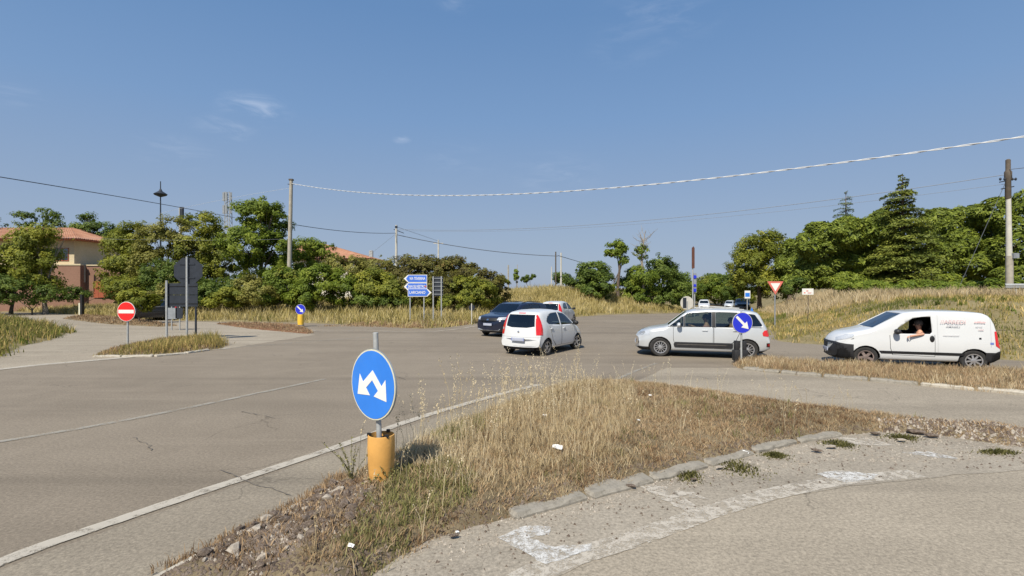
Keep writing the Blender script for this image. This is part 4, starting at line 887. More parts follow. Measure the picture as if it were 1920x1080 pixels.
stem_plant(700, 925, .22, 6, 3, 'low leafy weed at the foot of the big yellow bollard', .12)

# ------------------------------------------------------------ poles, masts, cables
def pole(px, top, d, r0, r1, mat, label, cat='utility pole', name='utility_pole', zb=None, extra=None, group=None, px_top=None):
    x = (px-960)/960*d; z0 = gz(x, d) if zb is None else zb; root = empty(name, (x, d, z0), label, cat, group); zt = at(px, top, d).z-z0
    xt = ((px_top or px)-px)/960*d
    MB().tube([(0,0,-.4), (xt*.5, 0, zt*.5), (xt, 0, zt)], [r0, (r0+r1)/2, r1], 12).build('post', M[mat], root)
    return root, zt, xt
r_, zt, xt = pole(541, 338, 43.5, .21, .14, 'concrete_pole', 'tall tapered concrete pole rising in front of the grove', px_top=546)
MB().box(-.16+xt, .16+xt, -.16, .16, zt-.02, zt+.10).build('cap', M['wood_dark'], r_)
MB().tube([(xt-.25,-.1,zt-.35),(xt+.3,-.1,zt-.35)], .03, 6).build('bracket', M['galv_dark'], r_)
r_, zt, xt = pole(743, 422, 60, .17, .12, 'white_pole', 'white concrete pole rising behind the direction signs')
MB().tube([(-.3,0,zt-.5),(.9,0,zt-.95)], .04, 6).box(-.12,.12,-.15,.15,zt-.35,zt-.1).build('bracket', M['galv_dark'], r_)
r_, zt, xt = pole(822, 450, 84, .17, .12, 'white_pole', 'distant white pole with a crossbar above the hedge')
MB().box(-.8,.8,-.05,.05,zt-.6,zt-.48).build('crossbar', M['white_pole'], r_)
pole(1052, 474, 70, .14, .10, 'white_pole', 'pale thin pole, right one of the pair behind the mound')
pole(1042, 472, 66, .10, .08, 'wood_dark', 'dark thin pole, left one of the pair behind the mound')
pole(953, 497, 64, .10, .09, 'concrete_pole', 'short pale post on the skyline left of the tiny cypress')
pole(970, 496, 70, .05, .04, 'concrete_pole', 'very thin pole just above the tiny cypress')
pole(1034, 500, 90, .09, .08, 'white_pole', 'far thin pole with a round head left of the pole pair')
r_, zt, xt = pole(338, 390, 58, .17, .13, 'white_pole', 'cream pole standing in the grove behind the octagonal sign')
MB().box(.0,.34,-.14,.14,zt-1.6,zt+.1).build('cable_box', M['galv_dark'], r_)
r_, zt, xt = pole(1893, 300, 30, .17, .10, 'white_pole', 'tall utility pole with dark wrapped top at the right edge', px_top=1890)
MB().tube([(0,0,-.4),(xt*.1,0,2.35)], [.182,.176], 12).build('pole_foot', M['concrete_pole'], r_)
MB().lathe([(.115,0),(.15,.1),(.14,1.1),(.18,1.2),(.18,1.6),(.12,1.7),(.12,2.3),(.06,2.35)], 10, 0, Matrix.Translation((xt*.95, 0, zt-2.3))).build('wrapped_top', M['wood_dark'], r_)
mbx = MB().tube([(xt-.5,0,zt-1.3),(xt+.5,0,zt-1.1)], .03, 6).tube([(xt-.4,0,zt-1.7),(xt+.35,0,zt-1.55)], .03, 6)
for q in (-.45, -.2, .25, .45): mbx.ball((xt+q, 0, zt-1.12), (.06, .06, .09), 0, 8)
mbx.build('crossarm', M['galv_dark'], r_); MB().box(-.02,.3,-.28,-.1,2.2,2.5).build('junction_box', M['panel_grey'], r_)
# light mast with ring head
r_, zt, xt = pole(301, 340, 88, .20, .07, 'galv_dark', 'tall floodlight mast with a ring head and spike above the grove', 'light mast', 'light_mast')
MB().lathe([(.15,-.5),(.9,-.2),(1.05,0),(.7,.25),(.3,.5),(.12,.9)], 14, 0, Matrix.Translation((0, 0, zt-2.2))).build('lamp_ring', M['galv_dark'], r_)
# lattice telecom tower
x = (428-960)/960*120; z0 = 0; r_ = empty('telecom_mast', (x, 120, z0), 'far telecom mast with panel antennas above the grove', 'telecom mast'); zt = at(428, 360, 120).z
mb = MB()
for a, b in ((-.5,-.5),(.5,-.5),(.5,.5),(-.5,.5)): mb.tube([(a*1.5, b*1.5, 0), (a, b, zt)], .09, 5)
for k in range(14):
    z = zt*.4+k*zt*.6/14; q = zt*.6/14
    mb.tube([(-.55,-.55,z),(.55,-.55,z+q)], .05, 4).tube([(.55,-.55,z),(-.55,-.55,z+q)], .05, 4).tube([(-.55,-.55,z),(-.55,.55,z+q)], .05, 4).tube([(.55,.55,z),(.55,-.55,z+q)], .05, 4)
mb.build('lattice', M['galv'], r_)
for sx, sy in ((-.75,-.6),(.0,-.9),(.75,-.6)):
    for dz in (2.2, 5.2): MB().box(sx-.22, sx+.22, sy-.1, sy+.1, zt-dz, zt-dz+2.0).build('antenna', M['panel_grey'], r_)
# cables: sag fitted between real ends
def cable(a, b, mids, rad, mat, label, name='overhead_cable', n=60, twist=0, cat='cable', group='overhead cables'):
    """a, b: (px, py, depth). Sag is a parabola through the pixels in mids."""
    A = at(*a); B = at(*b); T = []; Z = []
    for px, py in [(a[0], a[1]), (b[0], b[1])]+list(mids):
        k = (px-960)/960; t = (k*A.y-A.x)/((B.x-A.x)-k*(B.y-A.y)); d = A.y+(B.y-A.y)*t; T.append(t); Z.append(CAMH-(py-540)*d/960)
    c = np.polyfit(T, Z, min(2, len(T)-1)); pts = [Vector((A.x+(B.x-A.x)*t, A.y+(B.y-A.y)*t, float(np.polyval(c, t)))) for t in np.linspace(0, 1, n)]
    mb = MB()
    if twist:
        L = sum((q-p).length for p, q in zip(pts, pts[1:])); m_ = int(L/twist*8)
        for s in (0, math.pi):
            P = []
            for i in range(m_+1):
                t = i/m_; a_ = t*L/twist*2*math.pi+s; P.append(Vector((A.x+(B.x-A.x)*t, A.y+(B.y-A.y)*t+math.cos(a_)*rad*1.3, float(np.polyval(c, t))+math.sin(a_)*rad*1.3)))
            mb.tube(P, rad, 5)
    else: mb.tube(pts, rad, 5)
    o = mb.build(name, M[mat], None); return tag(o, label, cat, group)
M['cable_white'] = basic('pale_cable', (.55,.56,.56), .6, 0, .1, 3); M['cable_dark'] = basic('dark_cable', (.10,.11,.13), .7, 0, .1, 3); M['cable_grey'] = basic('grey_cable', (.22,.24,.27), .7, 0, .1, 3)
cable((546,345,43.5), (2100,222,14), [(700,360),(870,366),(1040,360),(1250,346),(1500,316),(1700,291),(1915,257)], .015, 'cable_white', 'thick pale twisted cable sweeping from the concrete pole to the upper right', twist=1.3)
cable((-200,300,30), (440,408,78), [(0,332),(150,355),(300,383)], .035, 'cable_dark', 'dark cable coming in from the left edge over the house')
cable((546,420,43.6), (743,437,60), [(640,433)], .028, 'cable_dark', 'dark cable from the concrete pole to the white pole')
cable((743,440,60), (1046,480,68), [(860,462),(960,475)], .04, 'cable_dark', 'dark cable from the white pole to the pair of thin poles')
cable((1046,479,68), (1100,495,85), [], .04, 'cable_dark', 'short far cable running right from the pair of thin poles')
cable((743,430,60), (1890,328,30), [(900,430),(1060,426),(1250,410),(1400,394),(1620,364)], .018, 'cable_grey', 'long grey cable low over the road to the right utility pole')
cable((743,432,60), (1890,345,30.1), [(1300,412),(1640,376),(1780,358)], .010, 'cable_grey', 'fine second cable below the long grey one')
cable((546,352,43.5), (300,400,60), [(430,372)], .010, 'cable_white', 'thin pale cable running left from the concrete pole')
cable((546,448,43.6), (100,444,50), [(300,450)], .008, 'cable_grey', 'grey cable crossing in front of the grove')
cable((1890,318,30), (2150,290,22), [], .018, 'cable_grey', 'cable leaving the right utility pole past the picture edge')
cable((743,438,60), (690,480,62), [], .014, 'cable_grey', 'slanting stay wire left of the white pole', 'stay_wire')
cable((1884,345,30), (1800,535,33), [], .014, 'cable_grey', 'slanting stay wire left of the right utility pole', 'stay_wire')
cable((743,425,60), (822,452,84), [], .02, 'cable_grey', 'thin cable from the white pole to the distant crossbar pole')
# ------------------------------------------------------------ signs
def text_mesh(s, size, mat, parent, loc, name='lettering', rz=0, xs=1.0):
    cu = bpy.data.curves.new('t', 'FONT'); cu.body = s; cu.size = size; cu.extrude = .001; cu.align_x = 'CENTER'; cu.align_y = 'CENTER'; cu.resolution_u = 3; cu.offset = size*.012
    o = bpy.data.objects.new('t', cu); C.objects.link(o); bpy.context.view_layer.update()
    me = bpy.data.meshes.new_from_object(o.evaluated_get(bpy.context.evaluated_depsgraph_get())); bpy.data.objects.remove(o); bpy.data.curves.remove(cu)
    me.transform(Matrix.Diagonal((xs, 1, 1, 1))); me.transform(Matrix.Rotation(R(90), 4, 'X')); me.materials.clear(); me.materials.append(mat)
    q = link(name, me, parent); q.location = loc; q.rotation_euler = (0, 0, rz); return q
def disc(mb, c, r, y0, y1, mi=0, seg=36):
    mb.prism([(c[0]+r*math.cos(2*math.pi*k/seg), c[1]+r*math.sin(2*math.pi*k/seg)) for k in range(seg)], y0, y1, mi)
def arrow(mb, a, b, w, hw, hl, y0, y1, mi=0):
    """arrow from a to b in the plate plane"""
    a, b = Vector(a), Vector(b); d = (b-a).normalized(); n = Vector((-d.y, d.x)); k = b-d*hl
    # shaft and head butt end to end
    mb.prism([tuple(a+n*w/2), tuple(k+n*w/2), tuple(k-n*w/2), tuple(a-n*w/2)], y0, y1, mi)
    mb.prism([tuple(k+n*hw/2), tuple(b), tuple(k-n*hw/2)], y0, y1, mi)
def round_sign(root, cz, r, face, parts=(), tilt=0):
    p = MB(); disc(p, (0, cz), r, -.062, -.045); plate = p.build('sign_plate', M['panel_grey'], root)
    q = MB(); disc(q, (0, cz), r*.985, -.066, -.0625); q.build('rim', M['rim_yellow' if face != 'red_sign' else 'white_sign'], plate)
    q = MB(); disc(q, (0, cz), r*.945, -.070, -.0665); q.build('sign_face', M[face], plate)
    return plate
def bracket(root, zs):
    for z in zs: MB().box(-.12, .12, -.044, -.03, z-.02, z+.02).lathe([(.040,-.02),(.040,.02)], 12, 0, Matrix.Translation((0, 0, z))).build('clamp', M['galv'], root)
# big keep-left-or-right sign with its bollard
d0 = 5.8; bx, by = (714-960)/960*d0, d0; th = math.atan2(-.616, .788)
sg = empty('traffic_sign', (bx, by, .14), 'large round blue sign with two white arrows pointing down both sides, close to the camera', 'traffic sign', None, th)
MB().tube([(0,0,-.2),(0,0,1.69)], .03, 14).lathe([(.031,1.688),(.031,1.70),(.02,1.705)], 14).build('pole', M['galv'], sg)
pl = round_sign(sg, 1.12, .405, 'blue'); bracket(sg, [.95, 1.32])
S = .405
ar = MB()   # two-headed arrow: apex at the top, legs to the lower left and lower right
cz = 1.12
def P2(x, z): x, z = x*.90, z*.92; c_, s_ = math.cos(R(-6)), math.sin(R(-6)); return ((x*c_-z*s_)*S, cz+(x*s_+z*c_)*S)
for pts in ([(0,.43),(.0,.16),(-.36,-.17),(-.52,.0)], [(0,.16),(0,.43),(.52,.0),(.36,-.17)]):
    pass
ar.prism([P2(0,.44),P2(0,.14),P2(-.30,-.14),P2(-.46,.02)], -.074, -.0705)
ar.prism([P2(0,.14),P2(0,.44),P2(.46,.02),P2(.30,-.14)], -.074, -.0705)
ar.prism([P2(-.64,.24),P2(-.46,.02),P2(-.30,-.14),P2(-.10,-.34),P2(-.72,-.40)], -.074, -.0705)
ar.prism([P2(.64,.24),P2(.72,-.40),P2(.10,-.34),P2(.30,-.14),P2(.46,.02)], -.074, -.0705)
ar.build('arrow', M['white_sign'], pl)
sg.rotation_euler = (0, R(-3.2), th)
M['bollard'] = basic('orange_yellow_plastic', (.66,.35,.09), .65, 0, .12, 4, dirt=((.70,.52,.27), 1.0), bmp=.1)
M['bollard_y'] = basic('yellow_plastic', (.85,.52,.05), .5, 0, .05, 4)
bo = empty('bollard', (bx+.005, by, .08), 'large faded orange yellow hollow bollard around the sign pole, close to the camera', 'bollard', 'yellow bollards')
pf = [(.128,0),(.134,.12),(.146,.30),(.152,.45),(.150,.59),(.146,.612),(.138,.615),(.137,.58),(.138,.4),(.125,.1)]
MB().lathe(pf, 32).build('sleeve', M['bollard'], bo)
MB().lathe([(.001,.55),(.138,.555)], 24).build('fill', M['tar'], bo)
for k in range(3): a = 1.2+k*2.1; MB().box(.135*math.cos(a)-.02, .135*math.cos(a)+.02, .135*math.sin(a)-.012, .135*math.sin(a)+.012, .60, .635).build('tab', M['tar'], bo)
# right keep-right sign on the median
def arrow_sign(px, pz_px, d, zb, r, phi, label, face='blue_deep', top_extra=.12, body='galv', group='small round arrow signs', direction=(1,-1)):
    x = (px-960)/960*d; cz = CAMH-(pz_px-540)*d/960-zb
    root = empty('traffic_sign', (x, d, zb), label, 'traffic sign', group, phi); MB().tube([(0,0,-.2),(0,0,cz+r+top_extra-.1)], .028, 12).build('pole', M[body], root)
    pl = round_sign(root, cz, r, face); bracket(root, [cz-.12, cz+.12]); a = MB(); k = r*.62/1.0
    arrow(a, (-k*direction[0]*.95, cz+k*.95), (k*direction[0]*.95, cz-k*.95), r*.24, r*.78, r*.62, -.0745, -.0705); a.build('arrow', M['white_sign'], pl); return root
arrow_sign(1390, 605, 15.7, .08, .325, R(4.8), 'round blue sign with white arrow to lower right standing before the silver car')
mb = MB().rbox(-.21,.21,-.13,.13,0,.34,.04).rbox(-.17,-.05,-.10,.10,.33,.62,.03).rbox(.05,.17,-.10,.10,.33,.60,.03)
o = mb.build('sign_base', M['plastic'], None); x_, y_ = (1389-960)/960*15.9, 15.95; o.location = (x_, y_, .09); tag(o, 'black plastic base block at the foot of the arrow sign before the silver car', 'sign base')
arrow_sign(564, 580, 31, .06, .31, R(0), 'distant round blue arrow sign above a yellow bollard at the side street')
b2 = empty('bollard', ((563.5-960)/960*31, 31.02, .04), 'small bright yellow bollard under the distant arrow sign', 'bollard', 'yellow bollards')
MB().lathe([(.17,0),(.18,.3),(.17,.68),(.12,.70)], 20).build('sleeve', M['bollard_y'], b2)
MB().lathe([(.20,-.1),(.20,.09)], 16).build('foot', M['panel_grey'], b2)
# no entry
d = 18.9; x = (239.5-960)/960*d; ne = empty('no_entry_sign', (x, d, .1), 'round red no entry sign with white bar on a grey pole at the left island', 'traffic sign', None, R(-6))
cz = CAMH-(584-540)*d/960-.1; MB().tube([(0,0,-.2),(0,0,cz+.3)], .034, 12).build('pole', M['galv'], ne)
pl = round_sign(ne, cz, .365, 'red_sign'); q = MB(); q.box(-.31,.31,-.0745,-.0705,cz-.065,cz+.065); q.build('bar', M['white_sign'], pl); bracket(ne, [cz-.12, cz+.12])
# octagon seen from the back
d = 22.3; x = (351.5-960)/960*d; zb = float(fA(np.array([x]), np.array([d]))[0]) if False else .05
st = empty('stop_sign', (x, d, zb), 'octagonal stop sign seen from its dark grey back on a tall pole', 'traffic sign', None, R(8))
cz = CAMH+(540-508)*d/960-zb; MB().tube([(0,-.05,-.2),(0,-.05,cz+.62)], .045, 12).build('pole', M['galv'], st)
q = MB(); q.prism([(.60*math.cos(R(22.5+45*k))/math.cos(R(22.5))*.96+.03, cz+.57*math.sin(R(22.5+45*k))/math.cos(R(22.5))) for k in range(8)], .0, .02); q.build('sign_plate', M['galv_dark'], st)
q = MB(); [q.box(-.3,.3,-.02,-.001,cz+s-.03,cz+s+.03) for s in (-.3,.3)]; q.build('back_rail', M['galv_dark'], st)
# dark backed board left of it
d = 23.4; x = (314-960)/960*d; bo_ = empty('direction_board', (x, d, .05), 'dark backed direction board on posts beside the octagonal sign', 'traffic sign', None, R(4))
zt = CAMH+(540-528)*d/960; MB().tube([(0,-.06,-.2),(0,-.06,zt)], .05, 12).build('post', M['galv'], bo_); MB().tube([(1.22,.05,-.2),(1.22,.05,zt-.1)], .045, 12).build('post', M['galv_dark'], bo_)
z1 = CAMH+(540-531)*d/960-.05; z0 = CAMH-(575-540)*d/960-.05; zm = (z0+z1)/2
MB().box(-.12,1.32,.0,.03,zm+.012,z1).build('board', M['galv_dark'], bo_); MB().box(-.12,1.32,.0,.03,z0,zm-.012).build('board', M['galv_dark'], bo_)
q = MB(); [q.box(-.10,1.30,-.02,-.001,z-.012,z+.012) for z in (z0+.14, z1-.14)]; q.build('back_rail', M['tar'], bo_)
# two lower small signs behind
for px, pzt, pzb, w, mat, lab in ((322, 577, 598, .62, 'panel_grey', 'small grey sign back seen below the dark direction board'), (337, 577, 597, .40, 'galv_dark', 'narrow teal dark sign below the right end of the dark board')):
    d = 28.5; x = (px-960)/960*d; t = empty('small_sign', (x, d, 0), lab, 'traffic sign'); MB().tube([(0,0,-.1),(0,0,CAMH-(pzt-542)*d/960)], .035, 10).build('post', M['galv'], t)
    MB().box(-w/2,w/2,-.06,-.04,CAMH-(pzb-540)*d/960,CAMH-(pzt-540)*d/960).build('sign_plate', M[mat], t)
# black marker post, left
d = 44; x = (155.5-960)/960*d; mk = empty('marker_post', (x, d, gz(x, d)), 'black and white roadside marker post at the side street bend', 'post')
MB().box(-.16,.02,-.12,.12,-.2,CAMH-(552-540)*d/960-gz(x, d)).build('post', M['tar'], mk); MB().box(-.30,-.17,-.10,.10,-.2,CAMH-(568-540)*d/960-gz(x, d)).build('reflector', M['rim_yellow'], mk)
# blue direction signs
d = 33; x = (769-960)/960*d; z_ = gz(x, d)
ds = empty('direction_sign', (x, d, z_), 'stack of blue direction arrows with white lettering on two posts before the hedge', 'traffic sign')
Z = lambda py: CAMH-(py-540)*d/960-z_; X = lambda px: (px-769)/960*d
for px, pt in ((769, 518), (795, 517)): MB().tube([(X(px),0,-.3),(X(px),0,Z(pt))], .04, 10).build('post', M['galv'], ds)
for (a, b, kind, txt) in ((515.2, 529.8, 'L', 'VIA TEVERINA'), (530.2, 546.5, 'L2', 'SAN SILVESTRO'), (541, 556, 'R', 'LARCIANO')):
    yy = -.06 if kind != 'R' else -.075
    if kind[0] == 'L': pts = [(X(757.5), Z((a+min(b, 545))/2)), (X(765.5), Z(a)), (X(801), Z(a)), (X(801), Z(b if kind == 'L' else b)), (X(765.5), Z(min(b, 545)))]
    else: pts = [(X(765), Z(a)), (X(801), Z(a)), (X(809.5), Z((a+b)/2)), (X(801), Z(b)), (X(765), Z(b))]
    q = MB(); q.prism(pts, yy, yy+.03); pn = q.build('sign_plate', M['white_sign'], ds)
    cx, cz_ = sum(p[0] for p in pts)/len(pts), sum(p[1] for p in pts)/len(pts)
    if kind[0] == 'L': inn = [(X(761.5), pts[0][1]), (X(766.3), Z(a+1)), (X(800.2), Z(a+1)), (X(800.2), Z(b-1)), (X(766.3), Z(min(b, 545)-1))]
    else: inn = [(X(766), Z(a+1)), (X(800.5), Z(a+1)), (X(805.5), pts[2][1]), (X(800.5), Z(b-1)), (X(766), Z(b-1))]
    q = MB(); q.prism(inn, yy-.004, yy-.001); q.build('sign_face', M['blue_mid'], pn)
    text_mesh(txt, .26, M['white_sign'], pn, ((X(766)+X(797 if kind == 'L2' else 800))/2, yy-.006, Z((a+b)/2-(1 if kind == 'L2' else 0))), xs=.62 if len(txt) > 9 else .8)
    if kind == 'L2': q = MB(); disc(q, (X(798), Z(537)), .065, yy-.007, yy-.0045, 0, 14); q.build('emblem', M['red_faded'], pn)
# grey backed twin-post panel
d = 32.6; x = (813-960)/960*d; z_ = gz(x, d); tp = empty('road_panel', (x, d, z_), 'grey backed panel on two posts right of the blue direction arrows', 'traffic sign', None, R(-8))
Z = lambda py: CAMH-(py-540)*d/960-z_
for dx in (0, .53): MB().tube([(dx,-.07,-.3),(dx,-.07,Z(518))], .042, 10).build('post', M['galv'], tp)
MB().box(-.08,.62,.0,.03,Z(555),Z(518.5)).build('panel', M['galv_dark'], tp); q = MB()
for k in range(5): q.box(-.08,.62,-.035,-.001,Z(522+k*7.4)-.02,Z(522+k*7.4)+.02)
q.build('back_rail', M['panel_grey'], tp)
# small round back
d = 33.4; x = (884.5-960)/960*d; z_ = gz(x, d); sb = empty('traffic_sign', (x, d, z_), 'small dark round sign back on a white pole left of the dark car', 'traffic sign')
MB().tube([(0,-.05,-.2),(0,-.05,CAMH-(569-540)*d/960-z_)], .035, 10).build('pole', M['white_pole'], sb); q = MB(); disc(q, (0, CAMH-(577-540)*d/960-z_), .2, 0, .02, 0, 20); q.build('sign_plate', M['galv_dark'], sb)
# brown sign edge on, beyond the silver car
d = 42; x = (1299-960)/960*d; z_ = float(base_z(x, d)); bs = empty('brown_sign', (x, d, z_), 'tall narrow rust brown sign seen edge on above the silver car', 'traffic sign', None, R(-6))
Z = lambda py: CAMH-(py-540)*d/960-z_
MB().tube([(0,0,-.2),(0,0,Z(470))], .05, 10).build('pole', M['galv'], bs); MB().tube([(.22,.3,-.2),(.22,.3,Z(512))], .045, 10).build('pole', M['galv'], bs)
MB().box(-.10,.12,-.11,-.055,Z(503),Z(465)).prism([(-.10,Z(465)+.002),(.12,Z(465)+.002),(.03,Z(462))], -.11, -.055).build('sign_plate', M['brown_sign'], bs)
MB().box(.06,.34,.18,.22,Z(549),Z(512)).build('side_panel', M['panel_grey'], bs)
q = MB(); disc(q, (.20, Z(519)), .14, .13, .17, 0, 18); disc(q, (.20, Z(535)), .11, .13, .17, 0, 18); q.box(.1,.3,.13,.17,Z(547),Z(541)); q.build('blue_disc', M['blue_deep'], bs)
d = 41; x = (1288-960)/960*d; z_ = float(base_z(x, d)); rb = empty('traffic_sign', (x, d, z_), 'large round grey sign back above the roof of the silver car', 'traffic sign', None, R(5))
MB().tube([(.0,-.05,-.2),(.0,-.05,1.3)], .04, 10).build('pole', M['galv'], rb); cz = CAMH-(568-540)*d/960-z_; q = MB(); disc(q, (0, cz), .54, 0, .02); pl = q.build('sign_plate', M['white_pole'], rb)
q = MB(); q.box(-.34,-.05,-.02,-.003,cz-.40,cz+.42); q.build('back_rail', M['galv_dark'], pl)
# give way
d = 29.5; x = (1453-960)/960*d; z_ = gz(x, d); gw = empty('give_way_sign', (x, d, z_), 'faded red and white triangle give way sign on the bank right of the silver car', 'traffic sign', None, R(-4))
Z = lambda py: CAMH-(py-540)*d/960-z_
MB().tube([(0,0,-.2),(0,0,Z(530))], .035, 10).build('pole', M['panel_grey'], gw)
q = MB(); q.prism([(-.45,Z(527.5)),(.45,Z(527.5)),(0,Z(552.5))], -.06, -.045); pl = q.build('sign_plate', M['red_faded'], gw); q = MB(); q.prism([(-.27,Z(531)),(.27,Z(531)),(0,Z(546))], -.066, -.0615); q.build('sign_face', M['white_sign'], pl)
# white board on a stick
d = 29; x = (1514-960)/960*d; z_ = gz(x, d); wb_ = empty('notice_board', (x, d, z_), 'small white notice with faded pink print on a stick on the right bank', 'sign', None, R(3))
Z = lambda py: CAMH-(py-540)*d/960-z_
MB().tube([(.04,0,-.2),(.04,0,Z(545))], .02, 8).build('stake', M['bark'], wb_); pl = MB().box(-.33,.33,-.04,-.025,Z(552.5),Z(541)).build('board', M['white_sign'], wb_)
q = MB(); q.box(-.24,-.14,-.043,-.0405,Z(550),Z(548)).box(-.1,.02,-.043,-.0405,Z(546.5),Z(544.6)).box(-.02,.2,-.043,-.0405,Z(550),Z(548.6)); q.build('print', M['red_faded'], pl)
# blue and white panel far away
d = 52; x = (1401-960)/960*d; z_ = gz(x, d); bp = empty('blue_panel', (x, d, z_), 'white framed blue roadside sign beyond the silver car', 'traffic sign')
Z = lambda py: CAMH-(py-540)*d/960-z_
MB().tube([(0,0,-.3),(0,0,Z(548))], .04, 8).build('pole', M['galv'], bp); pl = MB().box(-.29,.29,-.07,-.05,Z(559.5),Z(545)).build('sign_plate', M['white_sign'], bp); MB().box(-.23,.23,-.075,-.0705,Z(556.5),Z(549)).build('sign_face', M['blue'], pl)
d = 21; x = (1409-960)/960*d; tb = empty('small_sign', (x, d, 0), 'small teal sign top peeping over the roof of the silver car', 'traffic sign'); MB().tube([(0,0,-.05),(0,0,1.45)], .02, 8).build('pole', M['galv'], tb)
q = MB(); q.prism([(-.10,1.30),(.10,1.30),(.0,1.56)], -.04, -.02); q.build('sign_plate', M['blue'], tb)
# guard rail end at the right
gr = empty('guard_rail', (27.6, 28.0, gz(28, 28)), 'pale steel guard rail end on the bank at the right edge', 'guard rail', None, R(-4))
mb = MB(); pf = [(0,-.14),(-.05,-.08),(-.05,-.03),(0,0),(-.05,.03),(-.05,.08),(0,.14)]
mb.add([(xx, y, .62+z) for xx in (-.6, 8) for y, z in pf]+[(xx, y+.012, .62+z) for xx in (-.6, 8) for y, z in pf], [(i, i+1, i+8, i+7) for i in range(6)]+[(i+14, i+21, i+22, i+15) for i in range(6)])
mb.build('rail', M['galv'], gr)
for k in range(4): MB().box(-.05+k*2.2,.05+k*2.2,.02,.1,-.3,.75).build('post', M['galv'], gr)

# litter
for i, (px, py, s, lab) in enumerate([(1045,851,.11,'flattened white wrapper lying in the straw of the big island'),(1022,789,.06,'small white scrap in the straw above the flattened wrapper'),(1398,828,.07,'white scrap on the kerb edge of the big island'),(1219,750,.05,'white scrap near the far edge of the big island'),(658,1021,.045,'white scrap among the broken stones'),(486,1066,.05,'white pebble like scrap low in the rubble'),(1197,799,.04,'tiny white scrap in the middle of the big island'),(857,964,.03,'tiny white scrap beside the dry kerb')]):
    x, y = gp(px, py, .2); bm = bmesh.new(); bmesh.ops.create_grid(bm, x_segments=4, y_segments=3, size=.5); r = random.Random(i)
    for v in bm.verts: v.co = Vector((v.co.x*s*1.6, v.co.y*s, r.uniform(0, .3)*s))
    bmesh.ops.solidify(bm, geom=bm.faces[:], thickness=.003)
    me = bpy.data.meshes.new('paper_scrap'); bm.to_mesh(me); bm.free(); me.materials.append(M['paper']); o = link('paper_scrap', me); o.location = (x, y, float(fE(np.array([x]), np.array([y]))[0])+.045); o.rotation_euler = (.25, .1, r.uniform(-.6, .6)); o.scale = (.75, .75, .6); tag(o, lab, 'litter')

